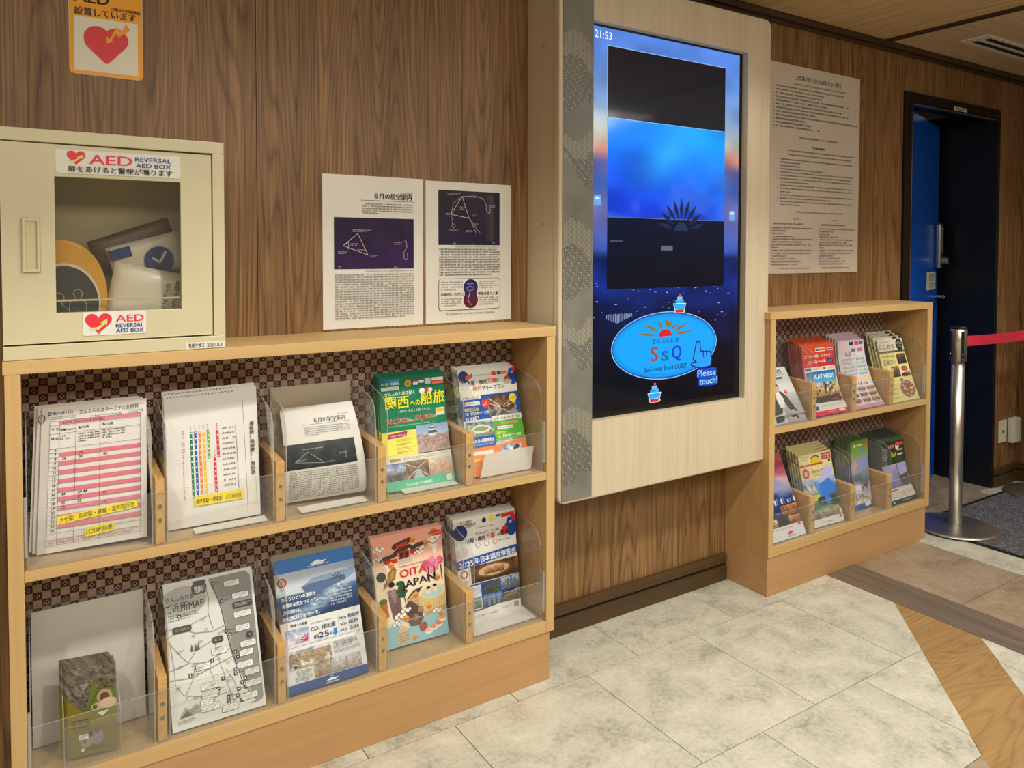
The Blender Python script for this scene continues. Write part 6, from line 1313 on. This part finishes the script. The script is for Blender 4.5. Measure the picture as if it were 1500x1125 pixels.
# ---- right cabinet, lower shelf
def d_city(P):
    P.pic(0, 0, 100, 66, lambda u, v: gradc([(0, 'd06a50'), (0.12, 'b04c60'), (0.3, 'a0506c'), (0.45, 'c8a0a8'), (0.6, '8c90b0'), (0.75, '2c3c74'), (1, '1f2c54')], v + 0.12 * (vnoise(u * 6, v * 7, 3) - 0.5)), 20, 30)
    P.circ(30, 30, 10, 'd8c8c4'); P.circ(26, 30, 8, '9c3c4c'); P.poly([(36, 34), (60, 24), (80, 32), (92, 40), (40, 42)], '8c94bc')
    for i in range(16): x = 6 + i * 6; P.rect(x, 47 + 7 * vnoise(i, 3), x + 4, 58, ('dcd4d0', '5c7c94', '344c7c')[i % 3])
    P.noisy(0, 58, 66, 80, [(0, '24346c'), (1, '2c3450')], 0.5, 6, 4, (16, 10), 1.0); P.noisy(54, 60, 100, 74, [(0, 'b47c54'), (1, '5c3424')], 0.7, 4, 5, (14, 8), 1.5); P.noisy(0, 74, 34, 84, [(0, 'd8c8bc'), (1, '8c6450')], 0.6, 3, 6, (8, 6), 1.2); P.noisy(66, 74, 100, 84, [(0, 'c08c64'), (1, '6c4430')], 0.6, 3, 7, (8, 6), 1.2); P.rect(34, 72, 66, 84, '26303c')
    P.rect(0, 84, 100, 100, 'd4d6da'); P.rect(4, 86, 18, 87.6, 'c84450'); P.lines(22, 86, 70, 88, 1, '5c5c64', 1, 1, 4); P.rect(86, 84.8, 94, 87, 'c84450'); P.poly([(52, 95), (56, 92), (60, 91), (64, 92.4), (68, 92), (63, 95)], 'c04c50'); P.text('SUNFLOWER', 50, 97.6, 1.9, '34405c', 0.03, fit=22)
brochure('city_leaflet', 'leaflet with a red and blue evening city skyline, lower left of the right cabinet', 'leaflet', (2.2150, -0.180, zs), (2.4180, -0.180, zs), (2.2170, -0.066, zs + 0.262), (2.4130, -0.066, zs + 0.256), d_city, 'paper_white', 0.003, stack=1, sdir=(-0.003, 0.009, 0.016), slabel='copy standing a little higher behind the evening city leaflet', sgroup='copies behind the city leaflet', jit=0)
def d_guide(P):
    P.rect(0, 0, 100, 100, 'd8cc94'); P.rect(0, 0, 100, 36, 'd6ca90'); P.lines(5, 4, 34, 10, 2, '6c5c34', 1, 0.8, 3); P.ell(50, 9, 14, 5, '34586c', 20, 0, 180); P.ell(50, 9.2, 10, 3.4, 'd8bc3c', 20, 0, 180); P.ell(50, 13, 16, 5, 'd0b43c'); P.rect(68, 3, 98, 12, 'b03c44'); P.lines(70, 4.5, 96, 11, 2, 'e8d0c8', 1, 0.9, 4)
    P.rect(0, 15, 70, 17.4, 'b04c44'); P.rect(88, 12.6, 96, 16, '4c4c48'); P.circ(16, 27, 10, 'c03c54'); P.text('湯', 10.5, 29.6, 7, 'f0d8dc', 0.03); P.text('大分わさもの', 32, 28.6, 6.0, '3c6c44', 0.02, fit=54); P.lines(40, 31, 80, 33, 1, '6c6450', 1, 1, 3)
    def fn(u, v):
        n = vnoise(u * 7, v * 8, 3); return gradc([(0, 'a8b4dc'), (0.3, '5c8cd0'), (0.55, '3c6cb0'), (1, '4c6c54')], v + (n - 0.5) * 0.5)
    P.pic(0, 36, 100, 82, fn, 22, 26); P.poly([(56, 30), (80, 20), (96, 26), (90, 38), (60, 44)], 'b4b0dc'); P.poly([(50, 44), (80, 38), (96, 50), (84, 66), (60, 72), (48, 60)], '3c78cc')
    P.noisy(2, 42, 40, 58, [(0, '7c90a4'), (0.5, 'c8ccd0'), (1, '6c7c5c')], 0.5, 5, 6, (14, 10), 1.2); P.rect(4, 58, 44, 66, 'a8bc54'); P.noisy(36, 62, 58, 74, [(0, '3c3838'), (1, '4c5440')], 0.5, 4, 8, (8, 8), 1.2); P.noisy(74, 60, 98, 76, [(0, '4c5c54'), (1, '34443c')], 0.5, 4, 9, (10, 8), 1.0)
    P.noisy(10, 78, 94, 92, [(0, '9c9c8c'), (1, '6c5c54')], 0.6, 5, 11, (24, 8), 1.5); P.poly([(12, 80), (30, 76.5), (60, 75), (84, 76.5), (88, 79), (60, 78), (30, 79.6)], '5c9450')
    P.rect(4, 90, 100, 100, 'd8d6d2'); P.text('さんふらわあ', 34, 96.6, 3, '505468', 0.01, fit=30); P.rect(88, 89, 96, 94.5, '8c8c88')
brochure('area_guide', 'cream and blue area guide with a pink round stamp, right cabinet', 'brochure', (2.4720, -0.168, zs + 0.001), (2.6620, -0.174, zs + 0.001), (2.4780, -0.094, zs + 0.262), (2.6720, -0.090, zs + 0.262), d_guide, 'paper_yellow', 0.003, (0, 0.010, -0.002), True, 4, (-0.0012, 0.0125, 0.0058), 'same cream area guide leaning behind the front copy', 'cream area guides in the stack', 0.01)
def d_green(P):
    P.pic(0, 0, 100, 100, lambda u, v: gradc([(0, '5c8c3c'), (0.2, '7c9c4c'), (0.32, '9ca45c'), (0.5, '7c84a0'), (0.62, '5c6458'), (0.66, '8c94b4'), (0.9, 'c4c0b8'), (1, '3c68b0')], v + 0.10 * (vnoise(u * 6, v * 9, 3) - 0.5)), 14, 34)
    P.circ(24, 8, 6, 'd8c86c'); P.text('Sunflower', 36, 9.2, 4.2, 'e8ece4', 0.03, fit=34); P.rect(74, 5, 96, 10, 'c84450'); P.text('九州', 40, 20, 7.4, '4c98c8', 0.03, fit=32); P.poly([(0, 34), (30, 24), (60, 26), (100, 22), (100, 44), (0, 52)], '8c94c0'); P.poly([(0, 38), (24, 30), (40, 36), (10, 50)], 'c89c8c')
    P.rect(14, 66, 46, 78, 'c8c8cc'); P.noisy(50, 66, 90, 76, [(0, '6c5c6c'), (1, '8c8494')], 0.6, 4, 4, (10, 6), 1.2); P.noisy(8, 80, 92, 92, [(0, '9c948c'), (1, 'c8c0b4')], 0.6, 5, 6, (16, 8), 1.0); P.rect(0, 93.5, 100, 100, '3464b4'); P.rr(56, 92.5, 90, 98, 'dcdce0', 1)
brochure('landscape_booklet', 'green and blue landscape booklet fronting a thick pile in the right cabinet', 'booklet', (2.8000, -0.134, zs), (2.9220, -0.132, zs + 0.001), (2.8000, -0.104, zs + 0.274), (2.9220, -0.100, zs + 0.274), d_green, 'paper_darkgreen', 0.0036, (0, 0.012, 0), True, 15, (-0.0012, 0.0040, 0.0002), 'same green landscape booklet packed behind the front copy', 'green booklets in the thick pile', 0.01, jit=0.0008)
def d_dark(P):
    P.rect(0, 0, 100, 100, '233428'); P.noisy(0, 0, 100, 34, [(0, '20342a'), (1, '34442c')], 0.4, 5, 3, (12, 10), 0.8)
    P.rect(34, 5, 56, 10, 'd85c4c'); P.circ(70, 8, 8, 'e4dcd4'); P.rect(64, 3, 96, 8, 'd84848'); P.text('温泉', 42, 23, 7, 'c8c83c', 0.03, fit=22); P.rect(70, 13, 92, 15.6, 'c8a45c'); P.rect(70, 20, 92, 22.6, 'd8d4cc'); P.lines(6, 8, 30, 28, 5, 'a8b4a4', 1, 0.9, 3)
    P.pic(2, 35, 98, 74, lambda u, v: mixc(H('a4a0c4'), H('6c6c88'), v + 0.4 * (vnoise(u * 6, v * 5, 5) - 0.5)), 12, 12); P.poly([(66, 40), (96, 34), (96, 56), (70, 60)], 'a09cd0'); P.poly([(64, 56), (96, 52), (96, 72), (70, 74)], '5c5450'); P.line([(60, 36), (66, 74)], 2, '2c3430')
    P.rect(2, 74, 98, 93, 'd8d0c8'); P.rect(18, 76, 44, 78.6, 'c85c54'); P.lines(8, 80, 92, 91, 5, 'a08c84', 1, 0.8, 6); P.circ(60, 85, 4, 'd89c84'); P.rect(0, 93, 100, 100, '1f4438'); P.text('さんふらわあ', 44, 97.6, 2.6, 'dce8e0', 0.02, fit=30); P.circ(12, 96.5, 2.4, 'dce8e0')
brochure('dark_booklet', 'dark green booklet fronting the thickest pile, right end of the lower shelf', 'booklet', (2.9800, -0.179, zs), (3.1760, -0.179, zs), (2.9740, -0.128, zs + 0.246), (3.1460, -0.128, zs + 0.246), d_dark, 'paper_darkgreen', 0.0042, (0, 0.030, -0.022), True, 19, (0.0012, 0.0049, 0.0014), 'same dark green booklet packed behind the front copy', 'dark green booklets in the thick pile', 0.007, jit=0.0006)

# ------------------------------------------------------------------ switch plate and cable cover right of the door
sw_ = thing('wall_socket', 'flat cream socket plate beside the black door frame', 'socket', (4.290, -0.005, 0.282))
box('plate', (4.252, -0.0075, 0.2230), (4.330, -0.0006, 0.3405), 'switch_white', sw_, 0.0015); box('plug_hole', (4.284, -0.0085, 0.272), (4.298, -0.0076, 0.288), 'black_plastic', sw_, 0); box('insert', (4.276, -0.0082, 0.262), (4.306, -0.0076, 0.2719), 'switch_white', sw_, 0)
cc = thing('cable_cover', 'deeper cream cover box on the wall, right of the socket plate', 'cover', (4.39, -0.01, 0.275))
box('housing', (4.352, -0.030, 0.2140), (4.430, -0.0006, 0.3440), 'switch_white', cc, 0.003); box('lid', (4.366, -0.0345, 0.2180), (4.428, -0.0303, 0.3400), 'switch_white', cc, 0.0015)

# ------------------------------------------------------------------ floor mat and queue barriers
fm = thing('floor_mat', 'dark grey speckled entrance mat with black rubber border', 'mat', (3.9, -0.8, 0))
MX0, MX1, MY0, MY1 = 3.312, 4.40, -1.60, -0.068
box('pile', (MX0 + 0.020, MY0 + 0.02, 0.0012), (MX1 - 0.020, MY1 - 0.020, 0.0068), 'mat_pile', fm, 0.001)
prism('border', rrect(MX0, MY0, MX1, MY1, 0.01), 'z', 0.0003, 0.0040, 'black_rubber', fm, 0.0005)
def barrier(x, y, z0, label, slot_dir=1):
    b = thing('barrier_post', label, 'barrier', (x, y, z0))
    lathe('base', [(0.170, z0), (0.1715, z0 + 0.003), (0.170, z0 + 0.006), (0.150, z0 + 0.009), (0.06, z0 + 0.014), (0.030, z0 + 0.018)], x, y, 'brushed_steel', b, 96)
    lathe('pole', [(0.0262, z0 + 0.0185), (0.0262, z0 + 0.735)], x, y, 'brushed_steel', b, 40)
    lathe('head', [(0.0335, z0 + 0.7355), (0.0335, z0 + 0.876), (0.031, z0 + 0.879)], x, y, 'brushed_steel', b, 40)
    lathe('cap', [(0.0325, z0 + 0.8795), (0.034, z0 + 0.883), (0.030, z0 + 0.889), (0.010, z0 + 0.892)], x, y, 'black_plastic', b, 40)
    for a in (0, 90, 180, 270):
        an = R(a - 35); bm = bmesh.new(); bm_box(bm, (0.0325, -0.0065, z0 + 0.752), (0.0345, 0.0065, z0 + 0.868), 0.001)
        bmesh.ops.transform(bm, matrix=Matrix.Translation((x, y, 0)) @ Matrix.Rotation(an, 4, 'Z'), verts=bm.verts); s = fin('belt_slot', bm, 'black_plastic', b)
        bm = bmesh.new(); bmesh.ops.create_uvsphere(bm, u_segments=8, v_segments=6, radius=0.003); bmesh.ops.transform(bm, matrix=Matrix.Translation((x, y, 0)) @ Matrix.Rotation(an, 4, 'Z') @ Matrix.Translation((0.035, 0, z0 + 0.770)), verts=bm.verts); fin('screw', bm, 'chrome', s)
    return b
bpx, bpy_ = 3.430, -0.205
barrier(bpx, bpy_, 0.0070, 'brushed steel belt barrier post standing on the edge of the dark mat')
barrier(4.275, -0.205, 0.0070, 'second steel barrier post by the right wall, only its round base rim in view')
tp = thing('barrier_belt', 'red retractable belt stretched between the two steel barrier posts', 'belt', ((bpx + 4.29) / 2, -0.205, 0.83))
x0 = bpx + 0.066
box('belt_clip', (bpx + 0.0352, bpy_ - 0.006, 0.795), (x0, bpy_ + 0.006, 0.858), 'black_plastic', tp, 0.002)
bm = bmesh.new(); n = 24; F = []
for i in range(n + 1):
    u = i / n; x = x0 + (4.2375 - x0) * u; sag = -0.006 * sin(pi * u); tw = 0.003 * sin(u * 5)
    F.append([bm.verts.new((x, bpy_ + tw - 0.0008, 0.804 + sag)), bm.verts.new((x, bpy_ - tw - 0.0008, 0.850 + sag)), bm.verts.new((x, bpy_ - tw + 0.0008, 0.850 + sag)), bm.verts.new((x, bpy_ + tw + 0.0008, 0.804 + sag))])
for a, b in zip(F, F[1:]):
    for k in range(4): bm.faces.new((a[k], a[(k + 1) % 4], b[(k + 1) % 4], b[k]))
bm.faces.new(F[0]); bm.faces.new(F[-1][::-1]); fin('belt', bm, 'red_tape', tp)
